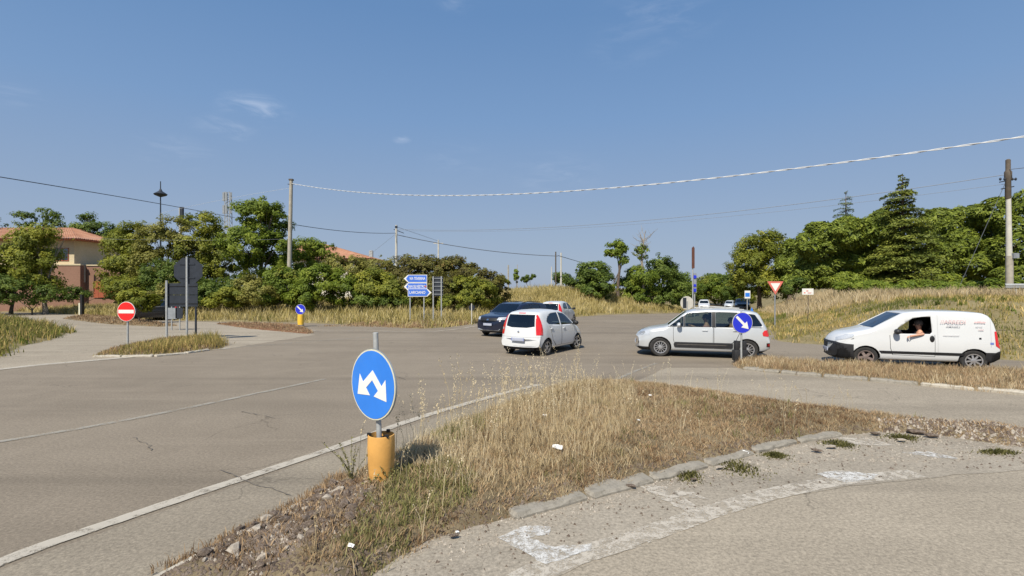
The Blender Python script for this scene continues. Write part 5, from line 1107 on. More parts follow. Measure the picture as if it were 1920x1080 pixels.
# ------------------------------------------------------------ cars
def smooth_tab(tab, x, s=.035):
    a = np.array(tab, float); xx = np.linspace(-.3, 5, 2651); v = np.interp(xx, a[:, 0], a[:, 1])
    k = np.exp(-.5*(np.arange(-60, 61)*.002/s)**2); k /= k.sum(); return np.interp(x, xx, np.convolve(np.pad(v, 60, 'edge'), k, 'valid'))
def chaikin(P, it):                        # P: (K, 2) open polyline, ends kept
    for _ in range(it):
        a = P[:-1]*.75+P[1:]*.25; b = P[:-1]*.25+P[1:]*.75
        Q = np.empty((2*len(a)+2, 2)); Q[0] = P[0]; Q[-1] = P[-1]; Q[1:-1:2] = a; Q[2:-1:2] = b; P = Q
    return P
class Car:
    def __init__(s, spec):
        s.sp = spec; L = s.L = spec['L']; s.rd = spec.get('round', 1.0)
        u = np.linspace(0, 1, 64); x = L*(u-.0)+0; e = np.array([0,.006,.015,.03,.05,.08,.12])
        x = np.unique(np.concatenate([x, e, L-e, np.array(spec.get('extra', []))]))
        zt = smooth_tab(spec['top'], x, .03); zb = smooth_tab(spec['bot'], x, .03); wv = smooth_tab(spec['half'], x, .05); bl = smooth_tab(spec['belt'], x, .1); tum = spec['tumble']
        rings = []
        for i in range(len(x)):
            h = zt[i]-zb[i]; k = min(1, h/.55); z0, z1, w = zb[i], zt[i], wv[i]
            zbl = min(bl[i], z1-.17*k); zm = min(z0+.25*k, zbl-.02)
            wr = w-.015-tum*max(0, z1-.1-zbl)
            P = np.array([(0,z0),(w-.10,z0),(w-.03,z0+.06*k),(w,zm),(w+.005,(zm+zbl)/2),(w-.02,zbl),(wr,z1-s.rd*.11*k),(wr-.05*s.rd,z1-.035*k*s.rd),(wr-.2,z1-.008*s.rd),(0,z1)])
            rings.append(chaikin(P, 2))
        Q = len(rings[0]); V = []; 
        for i, P in enumerate(rings):
            for y, z in P: V.append((L/2-x[i], y, z))
            for y, z in P[1:-1][::-1]: V.append((L/2-x[i], -y, z))
        m = 2*Q-2; n = len(x); F = []
        for i in range(n-1):
            for k in range(m): F.append((i*m+k, i*m+(k+1) % m, (i+1)*m+(k+1) % m, (i+1)*m+k))
        F.append(tuple(range(m))); F.append(tuple((n-1)*m+k for k in reversed(range(m))))
        bm = bmesh.new(); vs = [bm.verts.new(v) for v in V]; [bm.faces.new([vs[i] for i in f]) for f in F]
        # curve nose and tail in plan: pull the ends in away from the centre line
        nb, tb = spec.get('nose', .16), spec.get('tail', .08)
        for v in bm.verts:
            t = abs(v.co.y)/.85
            if v.co.x > L/2-.7: v.co.x -= nb*(t**2.4)*ss1((v.co.x-(L/2-.7))/.7)
            if v.co.x < -L/2+.6: v.co.x += tb*(t**2.4)*ss1((-L/2+.6-v.co.x)/.6)
        bmesh.ops.recalc_face_normals(bm, faces=bm.faces); bm.normal_update()
        s.V = np.array([v.co for v in bm.verts]); s.N = np.array([v.normal for v in bm.verts]); s.F = [tuple(v.index for v in f.verts) for f in bm.faces]
        s.FN = np.array([f.normal for f in bm.faces]); s.FC = np.array([f.calc_center_median() for f in bm.faces]); s.bm = bm
        s.x = lambda a: L/2-a
    AX = {'y+': (0, 2, 1, 1), 'y-': (0, 2, 1, -1), 'x+': (1, 2, 0, 1), 'x-': (1, 2, 0, -1), 'z+': (0, 1, 2, 1)}
    def conv(s, poly, ax):                   # x given from the nose
        if ax[0] in 'yz': return [(s.L/2-a, b) for a, b in poly]
        return list(poly)
    def planes(s, poly, ax):
        a, b, c, sg = s.AX[ax]; P = s.conv(poly, ax); A = sum(P[i][0]*P[(i+1) % len(P)][1]-P[(i+1) % len(P)][0]*P[i][1] for i in range(len(P)))
        if A < 0: P = P[::-1]
        out = []
        for i in range(len(P)):
            p, q = P[i], P[(i+1) % len(P)]; co = [0, 0, 0]; no = [0, 0, 0]; co[a], co[b] = p; no[a], no[b] = q[1]-p[1], -(q[0]-p[0]); out.append((Vector(co), Vector(no).normalized()))
        return P, out
    def sel(s, P, ax, rng, pad=.2, centers=None, normals=None):
        a, b, c, sg = s.AX[ax]; FC = s.FC if centers is None else centers; FN = s.FN if normals is None else normals
        xs = [p[0] for p in P]; zs = [p[1] for p in P]
        m = (FC[:, a] > min(xs)-pad) & (FC[:, a] < max(xs)+pad) & (FC[:, b] > min(zs)-pad) & (FC[:, b] < max(zs)+pad) & (FN[:, c]*sg > .12)
        if rng: m &= (FC[:, 0] > s.L/2-rng[1]) & (FC[:, 0] < s.L/2-rng[0])
        return m
    def patch(s, off, poly, ax, mat, name, parent, rng=None, thick=.0):
        P, pls = s.planes(poly, ax); a_, b_, c_, sg_ = s.AX[ax]
        if rng:
            m = s.sel(P, ax, None, normals=s.FN*0+sg_) & (s.FC[:, 0] > s.L/2-rng[1]-.15) & (s.FC[:, 0] < s.L/2-rng[0]+.15) & (s.FN[:, c_]*sg_ > -.3)
            if c_ == 1: m &= s.FC[:, 1]*sg_ > .05
            pls = pls+[(Vector((s.L/2-rng[0], 0, 0)), Vector((1, 0, 0))), (Vector((s.L/2-rng[1], 0, 0)), Vector((-1, 0, 0)))]
        else: m = s.sel(P, ax, rng)
        bm = bmesh.new(); vm = {}
        for i in np.nonzero(m)[0]:
            fv = []
            for k in s.F[i]:
                if k not in vm: vm[k] = bm.verts.new(Vector(s.V[k])+Vector(s.N[k])*off)
                fv.append(vm[k])
            bm.faces.new(fv)
        for co, no in pls: bmesh.ops.bisect_plane(bm, geom=bm.verts[:]+bm.edges[:]+bm.faces[:], dist=1e-5, plane_co=co, plane_no=no, clear_outer=True)
        if not bm.faces: bm.free(); return None
        bm.normal_update()
        if thick: bmesh.ops.solidify(bm, geom=bm.faces[:], thickness=thick)
        me = bpy.data.meshes.new(name); bm.to_mesh(me); bm.free(); me.materials.append(M[mat] if isinstance(mat, str) else mat)
        me.polygons.foreach_set('use_smooth', [True]*len(me.polygons))
        try: me.set_sharp_from_angle(angle=R(40))
        except Exception: pass
        return link(name, me, parent)
    def body(s, holes, mat, parent, name='body', inner='interior'):
        bm = s.bm
        for poly, ax, rng, ycut in holes:
            P, pls = s.planes(poly, ax); a, b, c, sg = s.AX[ax]
            xs = [p[0] for p in P]; zs = [p[1] for p in P]
            def near(f, pad):
                q = f.calc_center_median()
                if not (min(xs)-pad < q[a] < max(xs)+pad and min(zs)-pad < q[b] < max(zs)+pad): return False
                if rng and not (s.L/2-rng[1] < q.x < s.L/2-rng[0]): return False
                if ycut is not None: return q[c]*sg > ycut
                return f.normal[c]*sg > .12
            for co, no in pls:
                fs = [f for f in bm.faces if near(f, .18)]; es = list({e for f in fs for e in f.edges}); vv = list({v for f in fs for v in f.verts})
                bmesh.ops.bisect_plane(bm, geom=vv+es+fs, dist=1e-5, plane_co=co, plane_no=no)
            kill = []
            for f in bm.faces:
                if near(f, .01):
                    q = f.calc_center_median()
                    if all((q-co).dot(no) < 1e-5 for co, no in pls): kill.append(f)
            bmesh.ops.delete(bm, geom=kill, context='FACES')
        me = bpy.data.meshes.new(name); bm.to_mesh(me); bm.free(); me.materials.append(M[mat]); me.materials.append(M[inner])
        me.polygons.foreach_set('use_smooth', [True]*len(me.polygons))
        try: me.set_sharp_from_angle(angle=R(42))
        except Exception: pass
        o = link(name, me, parent); md = o.modifiers.new('thickness', 'SOLIDIFY'); md.thickness = .035; md.offset = -1; md.material_offset = 1; md.material_offset_rim = 0
        return o
def ss1(x): x = max(0, min(1, x)); return x*x*(3-2*x)
def circ(x, r, n=20, z=None, z0=None): return [(x+r*math.cos(2*math.pi*k/n), (z or r)+r*math.sin(2*math.pi*k/n)) for k in range(n)]
def wheel(parent, x, y, r, w, side, kind, steer=0, rimmat='alloy'):
    root = bpy.data.objects.new('wheel', None); C.objects.link(root); root.parent = parent; root.location = (x, y, r); root.rotation_euler = (0, 0, steer); root.empty_display_size = .1
    MR = Matrix.Rotation(R(-90)*side, 4, 'X')
    rr = r*.66; hw = w/2
    MB().lathe([(rr,-hw+.01),(rr+.02,-hw),(r-.03,-hw),(r-.005,-hw+.03),(r,-hw+.06),(r,hw-.06),(r-.005,hw-.03),(r-.03,hw),(rr+.02,hw),(rr,hw-.01),(rr,-hw+.01)], 32, 0, MR, cap=False).build('tyre', M['rubber'], root)
    rim = MB().lathe([(rr+.004,-hw+.02),(rr+.004,hw-.006),(rr-.018,hw-.008),(rr-.03,hw-.05),(rr-.035,-.02),(.04,-.03)], 32, 0, MR).build('rim', M['tar'], root)
    mb = MB(); ns = {'multi': 12, 'five': 5, 'steel': 5, 'cap': 8}[kind]; sw = {'multi': .018, 'five': .028, 'steel': .036, 'cap': .022}[kind]
    for k in range(ns):
        A = MR @ Matrix.Rotation(2*math.pi*k/ns+.2, 4, 'Z')
        mb.prism([(.03, hw-.055), (rr-.02, hw-.04), (rr-.02, hw-.022), (.03, hw-.018)], -sw, sw*.99, 0, A) if kind != 'multi' else mb.prism([(.03, hw-.055), (rr-.02, hw-.04), (rr-.02, hw-.022), (.03, hw-.018)], -sw*.6, sw*.6, 0, A)
    mb.lathe([(.001,hw-.012),(.05,hw-.014),(.065,hw-.03),(.065,hw-.06)], 16, 0, MR).lathe([(rr-.022,hw-.02),(rr-.002,hw-.012),(rr-.002,hw-.004),(rr-.03,hw-.006)], 32, 0, MR, cap=False)
    mb.build('spoke_ring', M[rimmat], root)
def seat(parent, x, y):
    mb = MB().rbox(x-.25, x+.25, y-.24, y+.24, .38, .52, .05); Mt = Matrix.Translation((x-.27, y, .48)) @ Matrix.Rotation(R(-14), 4, 'Y')
    mb.rbox(-.06, .08, -.23, .23, 0, .60, .05, 0, Mt).rbox(-.05, .06, -.12, .12, .63, .82, .04, 0, Mt); mb.tube([Mt @ Vector((0,-.06,.58)), Mt @ Vector((0,-.06,.66))], .008, 5).tube([Mt @ Vector((0,.06,.58)), Mt @ Vector((0,.06,.66))], .008, 5)
    mb.build('seat', M['seat'], parent)
def mirror(parent, x, y, z, side, mat, back='tar'):
    mb = MB().ball((x, y+side*.12, z), (.075, .11, .085), 0, 14).tube([(x, y-.02*side, z-.04), (x, y+side*.06, z-.02)], .03, 6); m_ = mb.build('mirror', M[mat], parent)
    MB().ball((x-.045, y+side*.12, z), (.04, .095, .07), 0, 12).build('mirror_glass', M['tar'], m_)
def build_car(name, label, sp, loc, heading, cat, group=None, scale=(1, 1, 1)):
    """heading: direction the nose points (x, y)"""
    c = Car(sp); rz = math.atan2(heading[1], heading[0]); root = empty(name, loc, label, cat, group, rz); root.scale = scale
    holes = []
    for ax in ('y+', 'y-'):
        for xw in sp['wheels']: holes.append((circ(xw, sp['arch'], 22, sp['R']), ax, None, sp['hw']-.32))
    for nm, poly, ax, rng, op in sp['glass']:
        for a in (('y+', 'y-') if ax == 'y' else (ax,)): holes.append((poly, a, rng, None))
    for nm, poly, ax, rng, op in sp['glass']:
        for a in (('y+', 'y-') if ax == 'y' else (ax,)):
            if op == 'open' and a == 'y+': continue
            c.patch(-.010, poly, a, op if op != 'open' else 'glass', nm, root, rng)
    for nm, poly, ax, rng, mat, off in sp['patches']:
        for a in (('y+', 'y-') if ax == 'y' else (ax,)): c.patch(off, poly, a, mat, nm, root, rng)
    for nm, poly, hx, hz in sp['doors']:
        for a in ('y+', 'y-'):
            c.patch(.0018, poly, a, 'tar', 'door_gap', root)
            cx = sum(p[0] for p in poly)/len(poly); cz = sum(p[1] for p in poly)/len(poly)
            inn = [(p[0]+(.011 if p[0] < cx else -.011), p[1]+(.011 if p[1] < cz else -.0)) for p in poly]
            dr = c.patch(.0045, inn, a, sp['paint'], nm, root)
            if hx: 
                sgn = 1 if a == 'y+' else -1
                i = np.argmin(np.abs(c.V[:, 0]-(c.L/2-hx))+np.abs(c.V[:, 2]-hz)+(c.V[:, 1]*sgn < .3)*9); v = c.V[i]
                MB().rbox(c.L/2-hx-.085, c.L/2-hx+.085, v[1]-.004, v[1]+.03*sgn if sgn > 0 else v[1]+.004, hz-.018, hz+.018, .008).build('door_handle', M[sp.get('handle', sp['paint'])], dr) if sgn > 0 else MB().rbox(c.L/2-hx-.085, c.L/2-hx+.085, v[1]-.03, v[1]+.004, hz-.018, hz+.018, .008).build('door_handle', M[sp.get('handle', sp['paint'])], dr)
    c.body(holes, sp['paint'], root)
    L, hw, r = sp['L'], sp['hw'], sp['R']
    lin = MB()
    for xw in sp['wheels']:
        for sd in (1, -1):
            A = sp['arch']+.012; X0 = L/2-xw; y0, y1 = sd*(hw-.30), sd*(hw-.035); n = 14
            pts = [(X0+A*math.cos(R(-20+220*k/n)), r+A*math.sin(R(-20+220*k/n))) for k in range(n+1)]
            lin.add([(a, y, b) for y in (y0, y1) for a, b in pts], [(k, k+1, k+n+2, k+n+1) for k in range(n)]); lin.add([(a, y0, b) for a, b in pts], [tuple(range(n+1))])
    lin.box(-L/2+.25, L/2-.25, -hw+.33, hw-.33, .20, .33); lin.build('underside', M['tar'], root)
    for i, xw in enumerate(sp['wheels']):
        for sd in (1, -1): wheel(root, L/2-xw, sd*(hw-.115), r, .185, sd, sp['rim'][i], sp.get('steer', 0) if i == 0 else 0, sp['rimmat'][i])
    if sp.get('trim'):
        for ax in (1, -1):
            for xw in sp['wheels']:
                mb = MB(); n = 20; A = sp['arch']; X0 = L/2-xw
                pts = [(X0+q*math.cos(R(-8+196*k/n)), r+q*math.sin(R(-8+196*k/n))) for k in range(n+1) for q in (A-.01, A+.045)]
                yv = hw+.012; mb.add([(a, ax*yy, b) for yy in (yv, yv-.05) for a, b in pts], [(2*k, 2*k+1, 2*k+3, 2*k+2) for k in range(n)]+[(2*k+1, 2*k+1+2*n+2, 2*k+3+2*n+2, 2*k+3) for k in range(n)]+[(2*k, 2*k+2, 2*k+2+2*n+2, 2*k+2*n+2) for k in range(n)]); mb.build('arch_trim', M['plastic'], root)
    mx = L/2-sp['mirror'][0]
    for sd in (1, -1): mirror(root, mx, sd*(sp['mirror'][2]), sp['mirror'][1], sd, sp.get('mirror_mat', sp['paint']))
    sx = sp.get('seats')
    if sx:
        for xx in sx:
            for sd in (1, -1): seat(root, L/2-xx, sd*.36)
        fx = L/2-sp['dash']; zd = sp.get('dashz', .95)
        MB().rbox(fx-.25, fx+.3, -hw+.13, hw-.13, zd-.35, zd, .05).build('dashboard', M['interior'], root)
        W_ = Matrix.Translation((fx-.36, .36, zd-.02)) @ Matrix.Rotation(R(-65), 4, 'Y'); mb = MB(); n = 20
        mb.tube([W_ @ Vector((.18*math.cos(2*math.pi*k/n), .18*math.sin(2*math.pi*k/n), 0)) for k in range(n+1)], .014, 6, 0, False).tube([W_ @ Vector((-.17,0,0)), W_ @ Vector((.17,0,0))], .014, 5).tube([W_ @ Vector((0,0,0)), W_ @ Vector((0,0,-.3))], .03, 6); mb.build('steering_wheel', M['interior'], root)
    return root, c
# white panel van (nose to the left of the picture)
VAN = dict(L=3.86, hw=.84, R=.305, arch=.345, paint='paint_white', tumble=.10, nose=.20, tail=.05,
    top=[(-.1,.62),(0,.66),(.04,.80),(.16,.93),(.34,1.02),(.80,1.13),(.96,1.18),(1.72,1.665),(1.95,1.70),(2.35,1.725),(3.0,1.72),(3.50,1.68),(3.66,1.60),(3.75,1.42),(3.80,1.15),(3.84,.9),(3.86,.62)],
    bot=[(-.1,.34),(0,.30),(.1,.22),(3.7,.24),(3.82,.32),(3.9,.38)], half=[(0,.70),(.15,.80),(.5,.84),(3.5,.84),(3.86,.80)], belt=[(0,.9),(1,1.02),(3.86,1.06)],
    wheels=(.80, 3.26), rim=('steel','cap'), rimmat=('hubcap_brown','alloy'), trim=False, steer=0.0, mirror=(1.50,1.10,.84), mirror_mat='plastic', seats=(2.08,), dash=1.28, dashz=1.04, handle='tar',
    glass=[('side_window', [(1.48,1.03),(1.56,1.20),(1.90,1.49),(2.12,1.54),(2.32,1.545),(2.34,1.10),(2.30,1.04)], 'y', None, 'open'), ('windscreen', [(-.66,1.19),(.66,1.19),(.60,1.63),(-.60,1.63)], 'x+', (.85, 1.95), 'glass')],
    doors=[('door', [(1.36,.98),(1.37,.60),(1.42,.40),(2.40,.38),(2.40,1.02)], None, .9)],
    patches=[('bumper', [(-.9,.1),(.9,.1),(.9,.66),(.62,.74),(-.62,.74),(-.9,.66)], 'x+', (-.1,.50), 'plastic', .012), ('bumper', [(-.1,.1),(.44,.1),(.44,.42),(.30,.62),(.16,.70),(-.1,.66)], 'y', None, 'plastic', .012),
             ('grille', [(-.45,.60),(.45,.60),(.5,.72),(-.5,.72)], 'x+', (-.1,.3), 'tar', .016), ('fog_lamp', [(.50,.40),(.62,.40),(.62,.50),(.50,.50)], 'x+', (-.1,.5), 'light_clear', .016), ('fog_lamp', [(-.62,.40),(-.50,.40),(-.50,.50),(-.62,.50)], 'x+', (-.1,.5), 'light_clear', .016),
             ('headlight', [(.10,.76),(.14,.86),(.34,.97),(.56,1.0),(.46,.88)], 'y', (0,.6), 'light_clear', .008), ('headlight_edge', [(.34,.80),(.50,.845),(.57,.915),(.46,.845)], 'y', (0,.6), 'tar', .010),
             ('side_moulding', [(1.10,.515),(1.16,.44),(3.02,.44),(3.06,.515)], 'y', None, 'tar', .014), ('bumper', [(3.62,.1),(4.0,.1),(4.0,.62),(3.80,.60),(3.64,.50)], 'y', None, 'plastic', .012), ('bumper', [(-.9,.1),(.9,.1),(.9,.55),(-.9,.55)], 'x-', (3.5,4), 'plastic', .012),
             ('tail_light', [(3.70,1.15),(3.72,.75),(3.80,.68),(3.9,.68),(3.9,1.12),(3.79,1.17)], 'y', None, 'light_red', .010), ('fuel_flap', [(3.36,.92),(3.36,.97),(3.41,.97),(3.41,.92)], 'y', None, 'tar', .006), ('sticker', [(3.60,.78),(3.60,.84),(3.68,.84),(3.68,.78)], 'y+', None, 'plate_blue', .006),
             ('seam', [(2.46,.40),(2.466,.40),(2.466,1.60),(2.46,1.60)], 'y', None, 'galv', .0022), ('seam', [(3.62,.70),(3.626,.70),(3.626,1.56),(3.62,1.56)], 'y', None, 'galv', .0022)])
vx, vy = 11.92, 15.62
van, cv = build_car('van', 'small white panel van with faded red lettering and driver resting an arm out', VAN, (vx, vy, 0), (-.948, .318), 'van', None, (1.06, 1.0, .985))
hp = MB(); sgn = 1
for sd in (1, -1): MB().ball((VAN['L']/2-2.33, sd*.842, .90), (.055, .02, .10), 0, 16).build('door_handle', M['tar'], van)
# faded lettering on the near side
yl = .842
def van_text(s, size, mat, xf, z, xs=1): 
    q = text_mesh(s, size, mat, van, (VAN['L']/2-xf, yl-.035*max(0, (z-1.0)/.5)+.012, z), 'lettering', R(180), xs); return q
M['van_red'] = basic('faded_red_print', (.66,.50,.50), .5, 0, .1, 3); M['van_red2'] = basic('red_print', (.70,.36,.36), .5, 0, .1, 3); M['van_grey'] = basic('faded_grey_print', (.58,.58,.60), .5, 0, .1, 3)
van_text('//ARREDI', .15, M['van_red'], 2.80, 1.40, .95); van_text('AMABILI', .085, M['van_grey'], 2.80, 1.285, 1.0); van_text('manutenzioni', .06, M['van_grey'], 2.75, 1.02, 1.1); van_text('edilizia', .075, M['van_red2'], 3.38, 1.41, 1.2); van_text('servizi', .06, M['van_grey'], 3.36, 1.29, 1.0); van_text('casa', .07, M['van_red'], 3.40, 1.20, 1.0)
# silver MPV
MPV = dict(L=4.2, hw=.89, R=.33, arch=.365, paint='paint_silver', tumble=.22, nose=.22, tail=.10,
    top=[(-.1,.62),(0,.66),(.05,.78),(.18,.88),(.45,.97),(.95,1.05),(1.05,1.09),(1.62,1.56),(1.85,1.63),(2.3,1.67),(3.0,1.67),(3.6,1.62),(3.84,1.55),(4.02,1.22),(4.12,1.04),(4.17,.85),(4.2,.6)],
    bot=[(-.1,.34),(0,.30),(.12,.2),(3.9,.22),(4.1,.30),(4.2,.36)], half=[(0,.70),(.15,.82),(.6,.88),(3.6,.89),(4.2,.82)], belt=[(0,.9),(1,1.0),(4.2,1.07)],
    wheels=(.82, 3.46), rim=('multi','multi'), rimmat=('alloy','alloy'), steer=R(12), mirror=(1.42,1.12,.86), seats=(2.05,3.0), dash=1.35, dashz=.98,
    glass=[('quarter_window', [(1.12,1.07),(1.50,1.39),(1.56,1.41),(1.56,1.07)], 'y', None, 'glass'), ('side_window', [(1.61,1.07),(1.61,1.45),(1.70,1.52),(2.42,1.565),(2.42,1.07)], 'y', None, 'glass'), ('side_window', [(2.54,1.07),(2.54,1.565),(3.30,1.545),(3.34,1.07)], 'y', None, 'glass'),
           ('quarter_window', [(3.42,1.09),(3.40,1.53),(3.70,1.49),(3.90,1.16),(3.88,1.11)], 'y', None, 'glass_dark'), ('windscreen', [(-.72,1.10),(.72,1.10),(.60,1.555),(-.60,1.555)], 'x+', (.95,1.9), 'glass'), ('rear_window', [(-.6,1.16),(.6,1.16),(.52,1.50),(-.52,1.50)], 'x-', (3.6,4.2), 'glass_dark')],
    doors=[('door', [(1.24,1.04),(1.24,.62),(1.30,.34),(2.46,.34),(2.47,1.04)], 2.22, .94), ('door', [(2.48,1.04),(2.48,.34),(3.02,.34),(3.14,.62),(3.36,.80),(3.38,1.04)], 3.14, .95)],
    patches=[('pillar_trim', [(2.425,1.05),(2.425,1.575),(2.535,1.575),(2.535,1.05)], 'y', None, 'tar', .003), ('pillar_trim', [(3.345,1.06),(3.31,1.55),(3.395,1.545),(3.415,1.07)], 'y', None, 'tar', .003), ('pillar_trim', [(1.565,1.05),(1.565,1.43),(1.605,1.45),(1.605,1.05)], 'y', None, 'tar', .003),
             ('window_trim', [(1.06,1.045),(1.10,1.066),(3.86,1.082),(3.9,1.06)], 'y', None, 'tar', .003),
             ('side_moulding', [(1.25,.46),(1.27,.37),(1.31,.35),(3.0,.35),(3.04,.38),(3.05,.50),(3.02,.535),(1.30,.53)], 'y', None, 'plastic', .020), ('moulding_line', [(1.36,.445),(1.36,.455),(2.9,.458),(2.9,.448)], 'y', None, 'chrome', .024),
             ('headlight', [(.10,.74),(.10,.84),(.20,.90),(.34,.92),(.36,.80),(.24,.74)], 'y', (0,.7), 'light_clear', .006), ('headlight', [(.45,.72),(.85,.74),(.85,.90),(.50,.88)], 'x+', (0,.5), 'light_clear', .006), ('headlight', [(-.45,.72),(-.85,.74),(-.85,.90),(-.50,.88)], 'x+', (0,.5), 'light_clear', .006),
             ('lower_grille', [(-.55,.32),(.55,.32),(.6,.52),(-.6,.52)], 'x+', (-.1,.4), 'tar', .006), ('bumper_skirt', [(-.9,.1),(.9,.1),(.9,.33),(-.9,.33)], 'x+', (-.1,.5), 'tar', .008), ('bumper_skirt', [(-.1,.1),(.42,.1),(.42,.28),(-.1,.34)], 'y', None, 'tar', .008),
             ('tail_light', [(3.92,.80),(3.90,.90),(3.96,.98),(4.08,1.0),(4.16,.96),(4.14,.82),(4.06,.78)], 'y', None, 'light_red', .010),
             ('reflector', [(4.02,.44),(4.02,.56),(4.18,.58),(4.18,.42)], 'y', None, 'tar', .006), ('fog_lamp', [(4.05,.46),(4.05,.54),(4.16,.55),(4.16,.46)], 'y', None, 'light_red_dark', .010), ('bumper_skirt', [(-.9,.1),(.9,.1),(.9,.30),(-.9,.30)], 'x-', (3.8,4.3), 'plastic', .008)])
mx_, my_ = 6.60, 18.0
mpv, cm = build_car('car', 'silver five door family car with dark side moulding seen from its left side', MPV, (mx_, my_, 0), (-.955, .295), 'car', None, (1.04, 1.0, .985))
mb = MB()
for sd in (1, -1): mb.tube([(MPV['L']/2-1.95, sd*.60, 1.655), (MPV['L']/2-2.6, sd*.62, 1.70), (MPV['L']/2-3.4, sd*.60, 1.655)], .016, 6)
mb.build('roof_rail', M['galv'], mpv)
# white hatchback seen from the rear right
HB = dict(L=3.74, hw=.84, R=.30, arch=.335, paint='paint_white', tumble=.29, nose=.26, tail=.19, round=1.7,
    top=[(-.1,.60),(0,.64),(.05,.76),(.2,.86),(.6,.97),(.78,1.03),(1.42,1.45),(1.7,1.545),(2.2,1.60),(2.8,1.595),(3.3,1.54),(3.50,1.46),(3.60,1.24),(3.66,1.0),(3.71,.82),(3.74,.5)],
    bot=[(-.1,.34),(0,.3),(.1,.2),(3.4,.22),(3.6,.28),(3.74,.32)], half=[(0,.66),(.15,.78),(.5,.83),(3.2,.84),(3.74,.78)], belt=[(0,.9),(1,.98),(3.74,1.04)],
    wheels=(.72, 3.08), rim=('five','five'), rimmat=('alloy','alloy'), steer=R(-14), mirror=(1.12,1.05,.82), seats=(1.75,2.6), dash=1.1, mirror_mat='tar',
    glass=[('side_window', [(1.02,1.0),(1.46,1.36),(1.60,1.42),(2.02,1.48),(2.02,1.03)], 'y', None, 'glass_dark'), ('side_window', [(2.10,1.03),(2.10,1.485),(2.62,1.46),(2.95,1.32),(3.05,1.17),(2.95,1.09)], 'y', None, 'glass_dark'),
           ('windscreen', [(-.66,1.04),(.66,1.04),(.56,1.45),(-.56,1.45)], 'x+', (.7,1.75), 'glass'), ('rear_window', [(-.58,1.03),(-.30,.985),(.30,.985),(.58,1.03),(.53,1.44),(-.53,1.44)], 'x-', (3.2,3.75), 'glass_dark')],
    doors=[('door', [(.98,.96),(1.06,.50),(1.12,.30),(2.05,.30),(2.06,.99)], 1.86, .90), ('door', [(2.07,.99),(2.07,.30),(2.66,.30),(2.74,.52),(3.0,.74),(3.06,1.05),(2.9,1.04)], 2.80, .93)],
    patches=[('tail_light', [(-.95,.74),(-.66,.74),(-.63,.92),(-.60,1.18),(-.565,1.44),(-.70,1.46),(-.95,1.1)], 'x-', (3.40,3.80), 'light_red', .008), ('tail_light', [(.95,.74),(.66,.74),(.63,.92),(.60,1.18),(.565,1.44),(.70,1.46),(.95,1.1)], 'x-', (3.40,3.80), 'light_red', .008),
             ('reversing_lamp', [(.68,.90),(.68,.98),(.76,.98),(.76,.90)], 'x-', (3.5,3.8), 'light_clear', .011),
             ('brake_light', [(-.14,1.475),(.14,1.475),(.14,1.50),(-.14,1.50)], 'x-', (3.0,3.6), 'light_red', .008), ('bumper_line', [(-.8,.66),(.8,.66),(.8,.668),(-.8,.668)], 'x-', (3.4,3.8), 'galv', .003), ('bumper_skirt', [(-.75,.1),(.75,.1),(.75,.31),(-.75,.31)], 'x-', (3.2,3.8), 'tar', .006),
             ('headlight', [(.15,.74),(.18,.86),(.40,.94),(.5,.92),(.3,.76)], 'y', (0,.6), 'light_clear', .006)])
hb, ch = build_car('car', 'white five door hatchback with tall red tail lights seen from its rear right corner', HB, (1.22, 19.28, 0), (.545, .838), 'car', None, (1, 1.0, .99))
